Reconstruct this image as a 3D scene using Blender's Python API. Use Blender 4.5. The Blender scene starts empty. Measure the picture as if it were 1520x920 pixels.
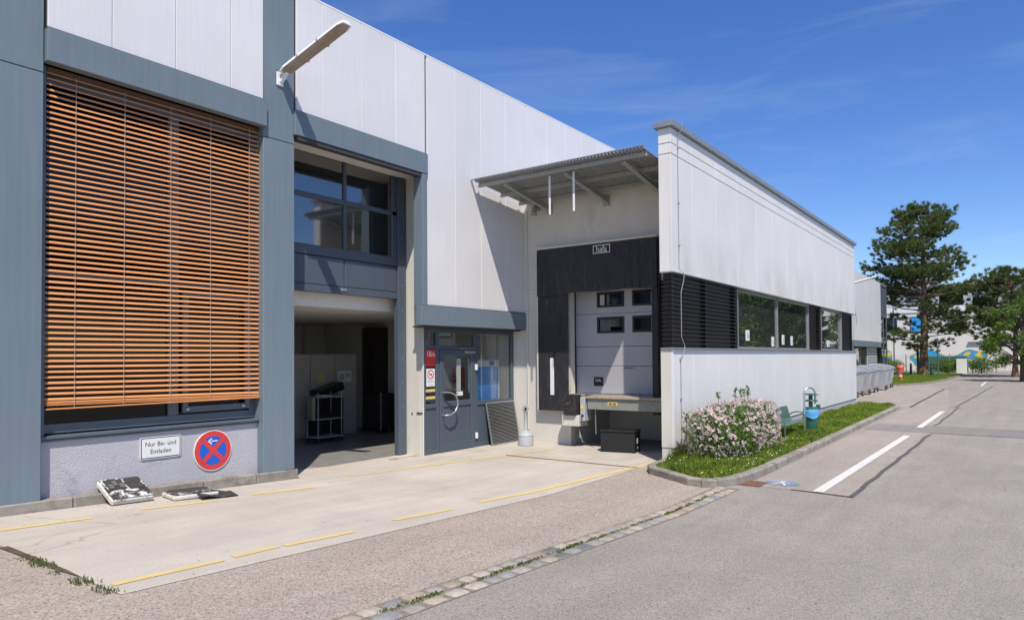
import bpy, bmesh, math, random
import numpy as np
from mathutils import Matrix, Vector
random.seed(7); RNG = np.random.default_rng(7)
S = bpy.context.scene; COL = S.collection

# ------------------------------------------------------------ camera, sky, sun, exposure
yaw, pitch, roll = 0.630251, 0.0219095, -0.0074860
F = Vector((math.cos(yaw)*math.cos(pitch), math.sin(yaw)*math.cos(pitch), math.sin(pitch)))
R0 = Vector((math.sin(yaw), -math.cos(yaw), 0)); U0 = R0.cross(F)
Rv = R0*math.cos(roll) + U0*math.sin(roll); Uv = -R0*math.sin(roll) + U0*math.cos(roll)
cd = bpy.data.cameras.new('camera'); cam = bpy.data.objects.new('camera', cd); COL.objects.link(cam)
cam.matrix_world = Matrix(((Rv.x, Uv.x, -F.x, 0), (Rv.y, Uv.y, -F.y, 0), (Rv.z, Uv.z, -F.z, 2.0), (0, 0, 0, 1)))
cd.sensor_fit = 'HORIZONTAL'; cd.sensor_width = 36; cd.lens = 1033.7/1520*36
cd.shift_y = 47.7/1520; cd.clip_start = 0.05; cd.clip_end = 3000
S.camera = cam

SUN = Vector((1.03, 1.0, -2.1)).normalized()
w = bpy.data.worlds.new('World'); S.world = w; w.use_nodes = True
nt = w.node_tree; nt.nodes.clear()
out = nt.nodes.new('ShaderNodeOutputWorld'); bg = nt.nodes.new('ShaderNodeBackground')
sky = nt.nodes.new('ShaderNodeTexSky'); sky.sky_type = 'NISHITA'; sky.sun_disc = False
sky.sun_elevation = math.asin(-SUN.z); sky.sun_rotation = math.atan2(-SUN.x, -SUN.y)
sky.altitude = 500; sky.air_density = 1.0; sky.dust_density = 0.6; sky.ozone_density = 4.5
hs = nt.nodes.new('ShaderNodeHueSaturation'); hs.inputs['Saturation'].default_value = 1.22; hs.inputs['Hue'].default_value = .513
tc = nt.nodes.new('ShaderNodeTexCoord'); mp = nt.nodes.new('ShaderNodeMapping')
mp.inputs['Rotation'].default_value = (0.12, 0.05, 0.45); mp.inputs['Scale'].default_value = (1.0, 2.6, 14.0)
n1 = nt.nodes.new('ShaderNodeTexNoise'); n1.inputs['Scale'].default_value = 1.5; n1.inputs['Detail'].default_value = 7; n1.inputs['Roughness'].default_value = .58
n1.inputs['Distortion'].default_value = .5
rp = nt.nodes.new('ShaderNodeValToRGB'); rp.color_ramp.elements[0].position = .50; rp.color_ramp.elements[1].position = .90
rp.color_ramp.elements[0].color = (0, 0, 0, 1); rp.color_ramp.elements[1].color = (.15, .15, .15, 1)
mx = nt.nodes.new('ShaderNodeMixRGB'); mx.inputs[2].default_value = (5.6, 6.1, 6.8, 1)
L = nt.links.new
L(sky.outputs[0], hs.inputs['Color']); L(tc.outputs['Generated'], mp.inputs[0]); L(mp.outputs[0], n1.inputs['Vector'])
L(n1.outputs['Fac'], rp.inputs[0]); L(rp.outputs[0], mx.inputs[0]); L(hs.outputs[0], mx.inputs[1])
L(mx.outputs[0], bg.inputs[0]); bg.inputs[1].default_value = 0.145; L(bg.outputs[0], out.inputs[0])

sl = bpy.data.lights.new('sun', 'SUN'); so = bpy.data.objects.new('sun', sl); COL.objects.link(so)
sl.energy = 4.8; sl.angle = math.radians(.53); sl.color = (1, .93, .82)
so.rotation_euler = SUN.to_track_quat('-Z', 'Y').to_euler(); so.location = (0, -20, 40)
vs = S.view_settings; vs.view_transform = 'Standard'; vs.look = 'None'; vs.exposure = 0.15; vs.gamma = 1; vs.use_curve_mapping = False

# ------------------------------------------------------------ helpers
def gz(x): return 0.036*max(0.0, 8.5-max(x, -6.0))

def rotz(v, a): c, s = math.cos(a), math.sin(a); return (v[0]*c-v[1]*s, v[0]*s+v[1]*c, v[2])

class MB:
    def __init__(s): s.v = []; s.f = []; s.m = []; s.mi = 0
    def add(s, vs, fs):
        o = len(s.v); s.v += [tuple(p) for p in vs]; s.f += [tuple(i+o for i in f) for f in fs]; s.m += [s.mi]*len(fs); return s
    def box(s, x0, y0, z0, x1, y1, z1, b=0, rot=None):
        if x0 > x1: x0, x1 = x1, x0
        if y0 > y1: y0, y1 = y1, y0
        if z0 > z1: z0, z1 = z1, z0
        if b <= 0:
            vs = [(x0,y0,z0),(x1,y0,z0),(x1,y1,z0),(x0,y1,z0),(x0,y0,z1),(x1,y0,z1),(x1,y1,z1),(x0,y1,z1)]
            fs = [(3,2,1,0),(4,5,6,7),(0,1,5,4),(1,2,6,5),(2,3,7,6),(3,0,4,7)]
        else:
            b = min(b, (x1-x0)*.45, (y1-y0)*.45, (z1-z0)*.45)
            vs = []; fs = []
            X = (x0, x1); Y = (y0, y1); Z = (z0, z1); idx = {}
            for i in (0,1):
                for j in (0,1):
                    for k in (0,1):
                        sx = b if i == 0 else -b; sy = b if j == 0 else -b; sz = b if k == 0 else -b
                        idx[(i,j,k,'x')] = len(vs); vs.append((X[i], Y[j]+sy, Z[k]+sz))
                        idx[(i,j,k,'y')] = len(vs); vs.append((X[i]+sx, Y[j], Z[k]+sz))
                        idx[(i,j,k,'z')] = len(vs); vs.append((X[i]+sx, Y[j]+sy, Z[k]))
            g = lambda *a: idx[a]
            for i in (0,1):
                q = [g(i,0,0,'x'), g(i,1,0,'x'), g(i,1,1,'x'), g(i,0,1,'x')]; fs.append(q if i else q[::-1])
                q = [g(0,i,0,'y'), g(0,i,1,'y'), g(1,i,1,'y'), g(1,i,0,'y')]; fs.append(q if i else q[::-1])
                q = [g(0,0,i,'z'), g(1,0,i,'z'), g(1,1,i,'z'), g(0,1,i,'z')]; fs.append(q if i else q[::-1])
            for i in (0,1):
                for j in (0,1):
                    q = [g(i,j,0,'x'), g(i,j,0,'y'), g(i,j,1,'y'), g(i,j,1,'x')]; fs.append(q if (i+j) % 2 else q[::-1])
                    q = [g(i,0,j,'x'), g(i,0,j,'z'), g(i,1,j,'z'), g(i,1,j,'x')]; fs.append(q if (i+j) % 2 == 0 else q[::-1])
                    q = [g(0,i,j,'y'), g(0,i,j,'z'), g(1,i,j,'z'), g(1,i,j,'y')]; fs.append(q if (i+j) % 2 else q[::-1])
                    for k in (0,1):
                        q = [g(i,j,k,'x'), g(i,j,k,'y'), g(i,j,k,'z')]; fs.append(q if (i+j+k) % 2 else q[::-1])
        if rot: vs = [rot(p) for p in vs]
        return s.add(vs, fs)
    def tube(s, pts, r, n=8, cap=True):
        pts = [Vector(p) for p in pts]; rs = r if isinstance(r, (list, tuple)) else [r]*len(pts)
        vs = []; fs = []; ref = None
        for i, p in enumerate(pts):
            t = (pts[min(i+1, len(pts)-1)]-pts[max(i-1, 0)]).normalized()
            if ref is None:
                a = Vector((0,0,1)) if abs(t.z) < .9 else Vector((1,0,0)); ref = t.cross(a).normalized()
            ref = (ref-t*ref.dot(t)).normalized(); b = t.cross(ref)
            for k in range(n):
                th = 2*math.pi*k/n; vs.append(p+(ref*math.cos(th)+b*math.sin(th))*rs[i])
        for i in range(len(pts)-1):
            for k in range(n): fs.append((i*n+k, i*n+(k+1) % n, (i+1)*n+(k+1) % n, (i+1)*n+k))
        if cap: fs.append(tuple(range(n))[::-1]); fs.append(tuple((len(pts)-1)*n+k for k in range(n)))
        return s.add(vs, fs)
    def lathe(s, prof, c=(0,0,0), n=16):
        vs = []; fs = []
        for r, z in prof:
            for k in range(n): th = 2*math.pi*k/n; vs.append((c[0]+r*math.cos(th), c[1]+r*math.sin(th), c[2]+z))
        for i in range(len(prof)-1):
            for k in range(n): fs.append((i*n+k, i*n+(k+1) % n, (i+1)*n+(k+1) % n, (i+1)*n+k))
        fs.append(tuple(range(n))[::-1]); fs.append(tuple((len(prof)-1)*n+k for k in range(n)))
        return s.add(vs, fs)
    def prism(s, poly, to3, c0, c1):
        n = len(poly); vs = [to3(a, b, c0) for a, b in poly]+[to3(a, b, c1) for a, b in poly]
        fs = [tuple(range(n))[::-1], tuple(range(n, 2*n))]+[(i, (i+1) % n, n+(i+1) % n, n+i) for i in range(n)]
        return s.add(vs, fs)
    def xf(s, fn): s.v = [tuple(fn(p)) for p in s.v]; return s
    def mesh(s, name, mats, smooth=False):
        me = bpy.data.meshes.new(name); me.from_pydata(s.v, [], s.f)
        for m in (mats if isinstance(mats, (list, tuple)) else [mats]): me.materials.append(m)
        if isinstance(mats, (list, tuple)): me.polygons.foreach_set('material_index', s.m)
        bm = bmesh.new(); bm.from_mesh(me); bmesh.ops.recalc_face_normals(bm, faces=bm.faces); bm.to_mesh(me); bm.free()
        if smooth: me.polygons.foreach_set('use_smooth', [True]*len(me.polygons)); me.set_sharp_from_angle(angle=math.radians(40))
        me.update(); return me
    def build(s, name, mats, parent=None, smooth=False, loc=None):
        return link(s.mesh(name, mats, smooth), name, parent, loc)

def link(me, name, parent=None, loc=None, inv=True):
    o = bpy.data.objects.new(name, me); COL.objects.link(o)
    if loc: o.location = loc
    if parent is not None:
        o.parent = parent
        if inv and parent.type == 'EMPTY': o.matrix_parent_inverse = parent.matrix_basis.inverted()
    return o

def thing(name, label, cat, loc=(0,0,0), group=None, rz=0):
    o = bpy.data.objects.new(name, None); COL.objects.link(o); o.location = loc; o.rotation_euler.z = rz
    o.empty_display_size = .2
    o.matrix_basis = Matrix.Translation(loc) @ Matrix.Rotation(rz, 4, 'Z')
    return tag(o, label, cat, group)

def tag(o, label=None, cat=None, group=None, kind=None):
    if label: o['label'] = label
    if cat: o['category'] = cat
    if group: o['group'] = group
    if kind: o['kind'] = kind
    return o

def dup(root, delta, rz=0, label=None):
    M = Matrix.Translation(delta) @ root.matrix_basis @ Matrix.Rotation(rz, 4, 'Z')
    r = root.copy(); COL.objects.link(r); r.matrix_basis = M
    if label: r['label'] = label
    for ch in list(root.children):
        c = ch.copy(); COL.objects.link(c); c.parent = r; c.matrix_parent_inverse = ch.matrix_parent_inverse.copy()
        for g in list(ch.children):
            d = g.copy(); COL.objects.link(d); d.parent = c; d.matrix_parent_inverse = g.matrix_parent_inverse.copy()
    return r

def np_mesh(name, verts, faces_n, mat, nvert, mats=None, midx=None, smooth=False):
    """verts (F*n,3) array where every consecutive n verts are one face"""
    me = bpy.data.meshes.new(name); nv = len(verts); nf = nv//nvert
    me.vertices.add(nv); me.vertices.foreach_set('co', np.asarray(verts, np.float32).ravel())
    me.loops.add(nv); me.loops.foreach_set('vertex_index', np.arange(nv, dtype=np.int32))
    me.polygons.add(nf); me.polygons.foreach_set('loop_start', np.arange(0, nv, nvert, dtype=np.int32))
    me.polygons.foreach_set('loop_total', np.full(nf, nvert, np.int32))
    for m in (mats or [mat]): me.materials.append(m)
    if midx is not None: me.polygons.foreach_set('material_index', np.asarray(midx, np.int32))
    me.update(); me.validate(); return me

def text(body, size, mat, name, parent, M, extrude=.0008, align='CENTER', xs=1):
    c = bpy.data.curves.new('t', 'FONT'); c.body = body; c.size = size; c.align_x = align; c.align_y = 'CENTER'; c.extrude = extrude; c.resolution_u = 3
    o = bpy.data.objects.new('t', c); COL.objects.link(o)
    bpy.context.view_layer.update()
    me = bpy.data.meshes.new_from_object(o.evaluated_get(bpy.context.evaluated_depsgraph_get()))
    bpy.data.objects.remove(o); me.materials.clear(); me.materials.append(mat)
    me.transform(Matrix.Diagonal((xs, 1, 1, 1))); me.transform(M); me.name = name
    return link(me, name, parent)
def onY(x, y, z): return Matrix.Translation((x, y, z)) @ Matrix.Rotation(math.pi/2, 4, 'X')
def onX(x, y, z): return Matrix.Translation((x, y, z)) @ Matrix.Rotation(-math.pi/2, 4, 'Z') @ Matrix.Rotation(math.pi/2, 4, 'X')

# ------------------------------------------------------------ materials
def base(name):
    m = bpy.data.materials.new(name); m.use_nodes = True; n = m.node_tree; b = n.nodes['Principled BSDF']; return m, n, b
def nd(n, t, **k):
    x = n.nodes.new(t)
    for a, v in k.items():
        if a.startswith('_'): setattr(x, a[1:], v)
        else: x.inputs[a.replace('__', ' ')].default_value = v
    return x
def c4(c, f=1): return (min(c[0]*f, 1), min(c[1]*f, 1), min(c[2]*f, 1), 1)
def ramp(n, src, p0, c0, p1, c1):
    r = n.nodes.new('ShaderNodeValToRGB'); e = r.color_ramp.elements
    e[0].position = p0; e[0].color = c0; e[1].position = p1; e[1].color = c1; n.links.new(src, r.inputs[0]); return r
def mixc(n, fac, a, b, mode='MIX'):
    m = n.nodes.new('ShaderNodeMixRGB'); m.blend_type = mode
    for i, v in ((0, fac), (1, a), (2, b)):
        if hasattr(v, 'links') or hasattr(v, 'is_linked'): n.links.new(v, m.inputs[i])
        else: m.inputs[i].default_value = v
    return m.outputs[0]
def noise(n, scale, detail=4, vec=None, rough=.5, dist=0):
    x = n.nodes.new('ShaderNodeTexNoise'); x.inputs['Scale'].default_value = scale; x.inputs['Detail'].default_value = detail
    x.inputs['Roughness'].default_value = rough; x.inputs['Distortion'].default_value = dist
    if vec is not None: n.links.new(vec, x.inputs['Vector'])
    return x.outputs['Fac']
def ocoord(n, sc=(1,1,1), world=False):
    t = n.nodes.new('ShaderNodeNewGeometry' if world else 'ShaderNodeTexCoord'); m = n.nodes.new('ShaderNodeMapping'); m.inputs['Scale'].default_value = sc
    n.links.new(t.outputs['Position' if world else 'Object'], m.inputs[0]); return m.outputs[0]
def bump(n, b, h, strength, dist=.01):
    x = n.nodes.new('ShaderNodeBump'); x.inputs['Strength'].default_value = strength; x.inputs['Distance'].default_value = dist
    n.links.new(h, x.inputs['Height']); n.links.new(x.outputs[0], b.inputs['Normal'])

def plain(name, col, rough=.55, var=.08, sc=6, metal=0, bmp=0, bsc=80, world=True, rnd=0, spec=.5, stretch=(1,1,1), dirt=None, dsc=3, dth=(.58,.72)):
    m, n, b = base(name); v = ocoord(n, stretch, world)
    f = noise(n, sc, 6, v, .6)
    c = mixc(n, ramp(n, f, .3, (0,0,0,1), .7, (1,1,1,1)).outputs[0], c4(col, 1-var), c4(col, 1+var))
    if rnd:
        oi = n.nodes.new('ShaderNodeObjectInfo'); r = ramp(n, oi.outputs['Random'], 0, (1-rnd,)*3+(1,), 1, (1+rnd,)*3+(1,))
        c = mixc(n, 1.0, c, r.outputs[0], 'MULTIPLY')
    if dirt:
        f2 = noise(n, dsc, 8, v, .7, .3); c = mixc(n, ramp(n, f2, dth[0], (0,0,0,1), dth[1], (1,1,1,1)).outputs[0], c, c4(dirt))
    n.links.new(c, b.inputs['Base Color']); b.inputs['Roughness'].default_value = rough; b.inputs['Metallic'].default_value = metal
    b.inputs['Specular IOR Level'].default_value = spec
    if bmp: bump(n, b, noise(n, bsc, 3, v), bmp)
    return m

def clad(name, col, rough=.45, streak=.045, speck=True, grime=None):
    """coated metal sheet: per-panel tone, faint run-off streaks, tiny specks"""
    m, n, b = base(name)
    v1 = ocoord(n, (9, 9, .35), True); f1 = noise(n, 2.2, 5, v1, .65)
    c = mixc(n, ramp(n, f1, .32, (0,0,0,1), .7, (1,1,1,1)).outputs[0], c4(col, 1-streak), c4(col, 1+streak*.35))
    f2 = noise(n, .8, 3, ocoord(n, (1,1,1), True)); c = mixc(n, ramp(n, f2, .35, (.93,.93,.93,1), .65, (1.03,1.03,1.03,1)).outputs[0], c, c, 'MIX') if False else mixc(n, 1.0, c, ramp(n, f2, .3, (.93,.93,.93,1), .7, (1.0,1.0,1.0,1)).outputs[0], 'MULTIPLY')
    oi = n.nodes.new('ShaderNodeObjectInfo'); c = mixc(n, 1.0, c, ramp(n, oi.outputs['Random'], 0, (.955,.955,.96,1), 1, (1,1,1,1)).outputs[0], 'MULTIPLY')
    if speck:
        f3 = noise(n, 26, 2, ocoord(n, (1,1,1), True), .5); c = mixc(n, ramp(n, f3, .735, (0,0,0,1), .78, (.45,.45,.45,1)).outputs[0], c, c4((.16,.15,.14)))
    if grime:   # run-off stain along one height, a mark on the sheet itself
        z0, z1, gc = grime
        sp = n.nodes.new('ShaderNodeSeparateXYZ'); g = n.nodes.new('ShaderNodeNewGeometry'); n.links.new(g.outputs['Position'], sp.inputs[0])
        mr = n.nodes.new('ShaderNodeMapRange'); mr.inputs[1].default_value = z0; mr.inputs[2].default_value = z1; mr.inputs[3].default_value = 1; mr.inputs[4].default_value = 0
        n.links.new(sp.outputs[2], mr.inputs[0])
        fn = noise(n, 1.1, 6, ocoord(n, (1.3,1,.55), True), .65)
        mu = n.nodes.new('ShaderNodeMath'); mu.operation = 'MULTIPLY'; n.links.new(mr.outputs[0], mu.inputs[0]); n.links.new(ramp(n, fn, .38, (0,0,0,1), .75, (1,1,1,1)).outputs[0], mu.inputs[1])
        c = mixc(n, mu.outputs[0], c, c4(gc))
    n.links.new(c, b.inputs['Base Color']); b.inputs['Roughness'].default_value = rough; b.inputs['Specular IOR Level'].default_value = .35
    bump(n, b, noise(n, 1.2, 2, ocoord(n, (1.2,1.2,.35), True)), .05, .05)
    return m

def ground(name, col, agg, aggsc, patch, psc, stain=None, bstr=.35):
    """mineral surface: aggregate cells + large worn patches + stains"""
    m, n, b = base(name); v = ocoord(n, (1,1,1), True)
    vo = n.nodes.new('ShaderNodeTexVoronoi'); vo.inputs['Scale'].default_value = aggsc; n.links.new(v, vo.inputs['Vector'])
    sepc = n.nodes.new('ShaderNodeSeparateColor'); n.links.new(vo.outputs['Color'], sepc.inputs[0])
    r = ramp(n, sepc.outputs[0], 0, c4(col, 1-agg), 1, c4(col, 1+agg*.8))
    e = r.color_ramp.elements.new(.93); e.color = c4(col, 1+agg*.35)
    e = r.color_ramp.elements.new(.10); e.color = c4(col, 1-agg*.35)
    c = r.outputs[0]
    wv = noise(n, aggsc*.35, 3, v, .6); c = mixc(n, ramp(n, wv, .35, (0,0,0,1), .7, (.45,.45,.45,1)).outputs[0], c, c4((col[0]*1.12, col[1]*1.02, col[2]*.9)))
    p = noise(n, psc, 7, v, .62, .4); c = mixc(n, 1.0, c, ramp(n, p, .3, (1-patch,)*3+(1,), .7, (1+patch*.5,)*3+(1,)).outputs[0], 'MULTIPLY')
    tk = noise(n, 1.6, 5, ocoord(n, (.22, 1.9, 1), True), .6, .3); c = mixc(n, 1.0, c, ramp(n, tk, .35, (.93,.93,.932,1), .62, (1.03,1.03,1.03,1)).outputs[0], 'MULTIPLY')
    cv = n.nodes.new('ShaderNodeTexVoronoi'); cv.feature = 'DISTANCE_TO_EDGE'; cv.inputs['Scale'].default_value = .33
    wn = n.nodes.new('ShaderNodeTexNoise'); wn.inputs['Scale'].default_value = 2.2; wn.inputs['Detail'].default_value = 6; n.links.new(v, wn.inputs['Vector'])
    ad = n.nodes.new('ShaderNodeVectorMath'); ad.operation = 'MULTIPLY_ADD'; ad.inputs[1].default_value = (.55,.55,0); n.links.new(wn.outputs['Color'], ad.inputs[0]); n.links.new(v, ad.inputs[2]); n.links.new(ad.outputs[0], cv.inputs['Vector'])
    ck = ramp(n, cv.outputs['Distance'], .0, (1,1,1,1), .004, (0,0,0,1)).outputs[0]; cm = ramp(n, noise(n, .45, 2, v), .52, (0,0,0,1), .60, (.5,.5,.5,1)).outputs[0]
    c = mixc(n, mixc(n, 1.0, ck, cm, 'MULTIPLY'), c, c4(col, .35))
    if stain:
        q = noise(n, .9, 9, v, .72, .8); c = mixc(n, ramp(n, q, .60, (0,0,0,1), .78, (.55,.55,.55,1)).outputs[0], c, c4(stain))
        q = noise(n, 7.0, 3, v, .5); c = mixc(n, ramp(n, q, .735, (0,0,0,1), .76, (.6,.6,.6,1)).outputs[0], c, c4(stain, .7))
    n.links.new(c, b.inputs['Base Color']); b.inputs['Roughness'].default_value = .88; b.inputs['Specular IOR Level'].default_value = .25
    bump(n, b, vo.outputs['Distance'], bstr, .006)
    return m

def glass(name, tint=(.55,.6,.6), ior=1.75, rough=0.0, haze=0):
    m = bpy.data.materials.new(name); m.use_nodes = True; n = m.node_tree; n.nodes.clear()
    o = n.nodes.new('ShaderNodeOutputMaterial'); mix = n.nodes.new('ShaderNodeMixShader')
    t = n.nodes.new('ShaderNodeBsdfTransparent'); t.inputs[0].default_value = c4(tint)
    g = n.nodes.new('ShaderNodeBsdfGlossy'); g.inputs['Roughness'].default_value = rough; g.inputs['Color'].default_value = (.95,.97,1,1)
    lw = n.nodes.new('ShaderNodeLayerWeight'); lw.inputs[0].default_value = .5
    f0 = ((ior-1)/(ior+1))**2*2.0
    pw = n.nodes.new('ShaderNodeMath'); pw.operation = 'POWER'; n.links.new(lw.outputs['Facing'], pw.inputs[0]); pw.inputs[1].default_value = 4.0
    fr = n.nodes.new('ShaderNodeMath'); fr.operation = 'MULTIPLY_ADD'; n.links.new(pw.outputs[0], fr.inputs[0]); fr.inputs[1].default_value = 1-f0; fr.inputs[2].default_value = f0
    bp = n.nodes.new('ShaderNodeBump'); bp.inputs['Strength'].default_value = .02; bp.inputs['Distance'].default_value = .05
    ns = n.nodes.new('ShaderNodeTexNoise'); ns.inputs['Scale'].default_value = .9; ns.inputs['Detail'].default_value = 1
    ge = n.nodes.new('ShaderNodeNewGeometry'); n.links.new(ge.outputs['Position'], ns.inputs['Vector']); n.links.new(ns.outputs['Fac'], bp.inputs['Height'])
    n.links.new(bp.outputs[0], g.inputs['Normal'])
    n.links.new(fr.outputs[0], mix.inputs[0]); n.links.new(t.outputs[0], mix.inputs[1]); n.links.new(g.outputs[0], mix.inputs[2]); n.links.new(mix.outputs[0], o.inputs[0])
    if haze:
        df = n.nodes.new('ShaderNodeBsdfDiffuse'); df.inputs[0].default_value = (.55,.57,.6,1); m2 = n.nodes.new('ShaderNodeMixShader'); m2.inputs[0].default_value = haze
        n.links.new(mix.outputs[0], m2.inputs[1]); n.links.new(df.outputs[0], m2.inputs[2]); n.links.new(m2.outputs[0], o.inputs[0])
    return m

def leafmat(name, a, b_, trans=.35, sc=1.5, rough=.55):
    m, n, b = base(name); v = ocoord(n, (1,1,1), True)
    g = n.nodes.new('ShaderNodeNewGeometry')
    f = noise(n, sc, 3, v); c = mixc(n, ramp(n, f, .3, (0,0,0,1), .7, (1,1,1,1)).outputs[0], c4(a), c4(b_))
    c = mixc(n, 1.0, c, ramp(n, g.outputs['Random Per Island'], 0, (.72,.75,.7,1), 1, (1.2,1.15,1.1,1)).outputs[0], 'MULTIPLY')
    n.links.new(c, b.inputs['Base Color']); b.inputs['Roughness'].default_value = rough; b.inputs['Specular IOR Level'].default_value = .3
    t = n.nodes.new('ShaderNodeBsdfTranslucent'); n.links.new(c, t.inputs[0]); mix = n.nodes.new('ShaderNodeMixShader'); mix.inputs[0].default_value = trans
    n.links.new(b.outputs[0], mix.inputs[1]); n.links.new(t.outputs[0], mix.inputs[2]); n.links.new(mix.outputs[0], n.nodes['Material Output'].inputs[0])
    return m

m_clad = clad('white_cladding', (.715,.705,.71), .42)
m_wing = clad('wing_cladding', (.73,.72,.70), .5, .03)
m_wing_up = clad('wing_cladding_stained', (.73,.72,.70), .5, .05, True, (3.5, 4.7, (.50,.475,.44)))
m_steel = clad('blue_grey_steel', (.165,.215,.25), .5, .09)
m_steel_dk = clad('dark_blue_steel', (.082,.105,.135), .42, .06)
m_core = plain('dark_core', (.05,.05,.055), .8)
m_white = plain('white_paint', (.74,.74,.74), .45, .04, dirt=(.45,.4,.34), dsc=9, dth=(.62,.8))
m_cream = plain('cream_concrete', (.60,.575,.51), .75, .05, 2.5, bmp=.12, bsc=50, dirt=(.40,.36,.29), dsc=1.6, dth=(.6,.85), stretch=(1,1,.5))
m_plaster = plain('lavender_plaster', (.43,.42,.45), .9, .06, 2, bmp=.9, bsc=55, dirt=(.33,.32,.36), dsc=2)
m_conc = plain('grey_concrete', (.36,.33,.285), .88, .14, 7, bmp=.4, bsc=90, dirt=(.20,.18,.155), dsc=4, rnd=.10)
m_kerb = plain('kerb_concrete', (.29,.26,.22), .9, .2, 9, bmp=.6, bsc=110, dirt=(.14,.125,.10), dsc=3.2, dth=(.48,.7), rnd=.12)
m_road = ground('road_asphalt', (.298,.273,.247), .75, 120, .12, .7, (.17,.15,.14))
m_fore = ground('coarse_asphalt', (.365,.318,.272), .80, 85, .10, .9, (.2,.17,.14), .55)
m_slab = ground('concrete_slab', (.48,.443,.392), .24, 130, .12, .8, (.33,.29,.24), .12)
m_path = ground('path_asphalt', (.33,.297,.265), .55, 110, .10, .8, (.19,.165,.14), .25)
m_patch = ground('patched_asphalt', (.235,.217,.208), .45, 100, .10, .8, (.14,.12,.11), .25)
m_dock = ground('dock_apron', (.46,.43,.38), .12, 120, .16, 1.2, (.27,.24,.21), .1)
m_soil = plain('soil', (.10,.07,.045), .95, .3, 12, bmp=.8, bsc=40)
def worn(name, col, hole, th):
    m, n, b = base(name); v = ocoord(n, (1,1,1), True); f = noise(n, 22, 9, v, .8); f2 = noise(n, 1.3, 3, v)
    k = n.nodes.new('ShaderNodeMath'); k.operation = 'ADD'; n.links.new(f, k.inputs[0]); n.links.new(f2, k.inputs[1])
    b.inputs['Base Color'].default_value = c4(col); b.inputs['Roughness'].default_value = .8
    n.links.new(mixc(n, noise(n, 5, 5, v), c4(col, .82), c4(col, 1.06)), b.inputs['Base Color'])
    t = n.nodes.new('ShaderNodeBsdfTransparent'); mx_ = n.nodes.new('ShaderNodeMixShader')
    n.links.new(ramp(n, k.outputs[0], th-.10, (.08,.08,.08,1), th+.14, (1,1,1,1)).outputs[0], mx_.inputs[0]); n.links.new(b.outputs[0], mx_.inputs[1]); n.links.new(t.outputs[0], mx_.inputs[2]); n.links.new(mx_.outputs[0], n.nodes['Material Output'].inputs[0]); return m
m_yel = worn('yellow_road_paint', (.78,.56,.17), (0,0,0), 1.22)
m_yel_w = worn('worn_yellow_road_paint', (.70,.53,.22), (0,0,0), 1.11)
m_wline = worn('white_road_paint', (.72,.70,.66), (0,0,0), 1.20)
m_bluemark = worn('blue_road_paint', (.22,.33,.52), (0,0,0), 1.06)
m_tar = plain('tar_joint', (.095,.088,.085), .8, .2)
m_rust = plain('rusty_iron', (.17,.085,.05), .8, .35, 25, bmp=.4)
m_slat = plain('orange_slat', (.64,.275,.10), .45, .07, 3, rnd=.05)
m_cord = plain('cord', (.45,.38,.34), .7)
m_frame = plain('window_frame_steel', (.085,.11,.135), .4, .08)
m_wfr = plain('grey_window_frame', (.20,.195,.195), .45, .06)
m_alu = plain('galvanised_steel', (.46,.47,.48), .38, .10, 14, metal=.75)
m_galv = plain('grey_galvanised_painted', (.34,.35,.34), .5, .10, 9, metal=.15)
m_glass = glass('window_glass', (.93,.94,.93), 1.6)
m_glass_dk = glass('dark_window_glass', (.28,.31,.31), 1.85)
m_glass_bl = glass('shaded_window_glass', (.30,.29,.27), 1.28)
m_glass_wing = glass('wing_window_glass', (.45,.52,.50), 2.9, 0.0, .03)
m_glass_gate = glass('gate_glazing', (.38,.40,.40), 2.0, .045, .02)
m_black = plain('black_rubber', (.024,.024,.028), .6, .3, 5, stretch=(4,4,1), spec=.4, dirt=(.075,.072,.07), dsc=2.2, dth=(.55,.8))
m_blackbox = plain('black_plastic', (.012,.012,.013), .38, .15, 8)
m_louvre = plain('anthracite_louvre', (.035,.032,.034), .38, .2, 10, metal=.2)
m_doorp = clad('grey_dock_door', (.40,.40,.42), .4, .05, False)
m_int = plain('interior_wall', (.72,.70,.65), .85, .04)
m_cab = plain('grey_cabinet', (.44,.41,.37), .5, .04)
m_floor = plain('hall_floor', (.25,.24,.23), .35, .15, 3)
m_ceil = plain('ceiling_tile', (.74,.72,.68), .9, .05, 10)
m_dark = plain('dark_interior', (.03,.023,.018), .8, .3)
m_red = plain('red_sign', (.62,.045,.04), .4, .04)
m_redc = plain('coral_red_paint', (.62,.10,.06), .5, .08)
m_blue = plain('blue_sign', (.01,.10,.52), .4, .04)
m_wsign = plain('white_sign', (.72,.72,.71), .35, .03)
m_blk = plain('black_print', (.015,.015,.015), .5, .05)
m_poster = plain('blue_poster', (.03,.33,.80), .35, .15, 2)
m_yelst = plain('yellow_sticker', (.66,.52,.16), .6, .1)
m_lens = plain('dirty_diffuser', (.30,.25,.19), .4, .15, 7)
m_green = plain('dark_green_paint', (.03,.115,.085), .4, .12, 8)
m_greenb = plain('bench_green', (.075,.135,.105), .42, .10, 8)
m_bag = plain('blue_bag', (.10,.34,.62), .35, .12, 18, bmp=.6, bsc=40)
m_ash = plain('grey_plastic', (.40,.41,.43), .45, .05)
m_bin = plain('grey_metal_bin', (.46,.475,.50), .34, .12, 5, metal=.45, dirt=(.42,.40,.37), dsc=2.5)
m_tyre = plain('tyre', (.03,.03,.03), .8)
m_bark = plain('pine_bark', (.15,.095,.065), .95, .3, 14, bmp=.8, bsc=20, stretch=(1,1,.3))
m_bark2 = plain('grey_bark', (.11,.09,.07), .95, .3, 14, bmp=.8, bsc=20, stretch=(1,1,.3))
m_needle = leafmat('pine_needles', (.080,.122,.034), (.165,.20,.06), .38, .7)
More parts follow.
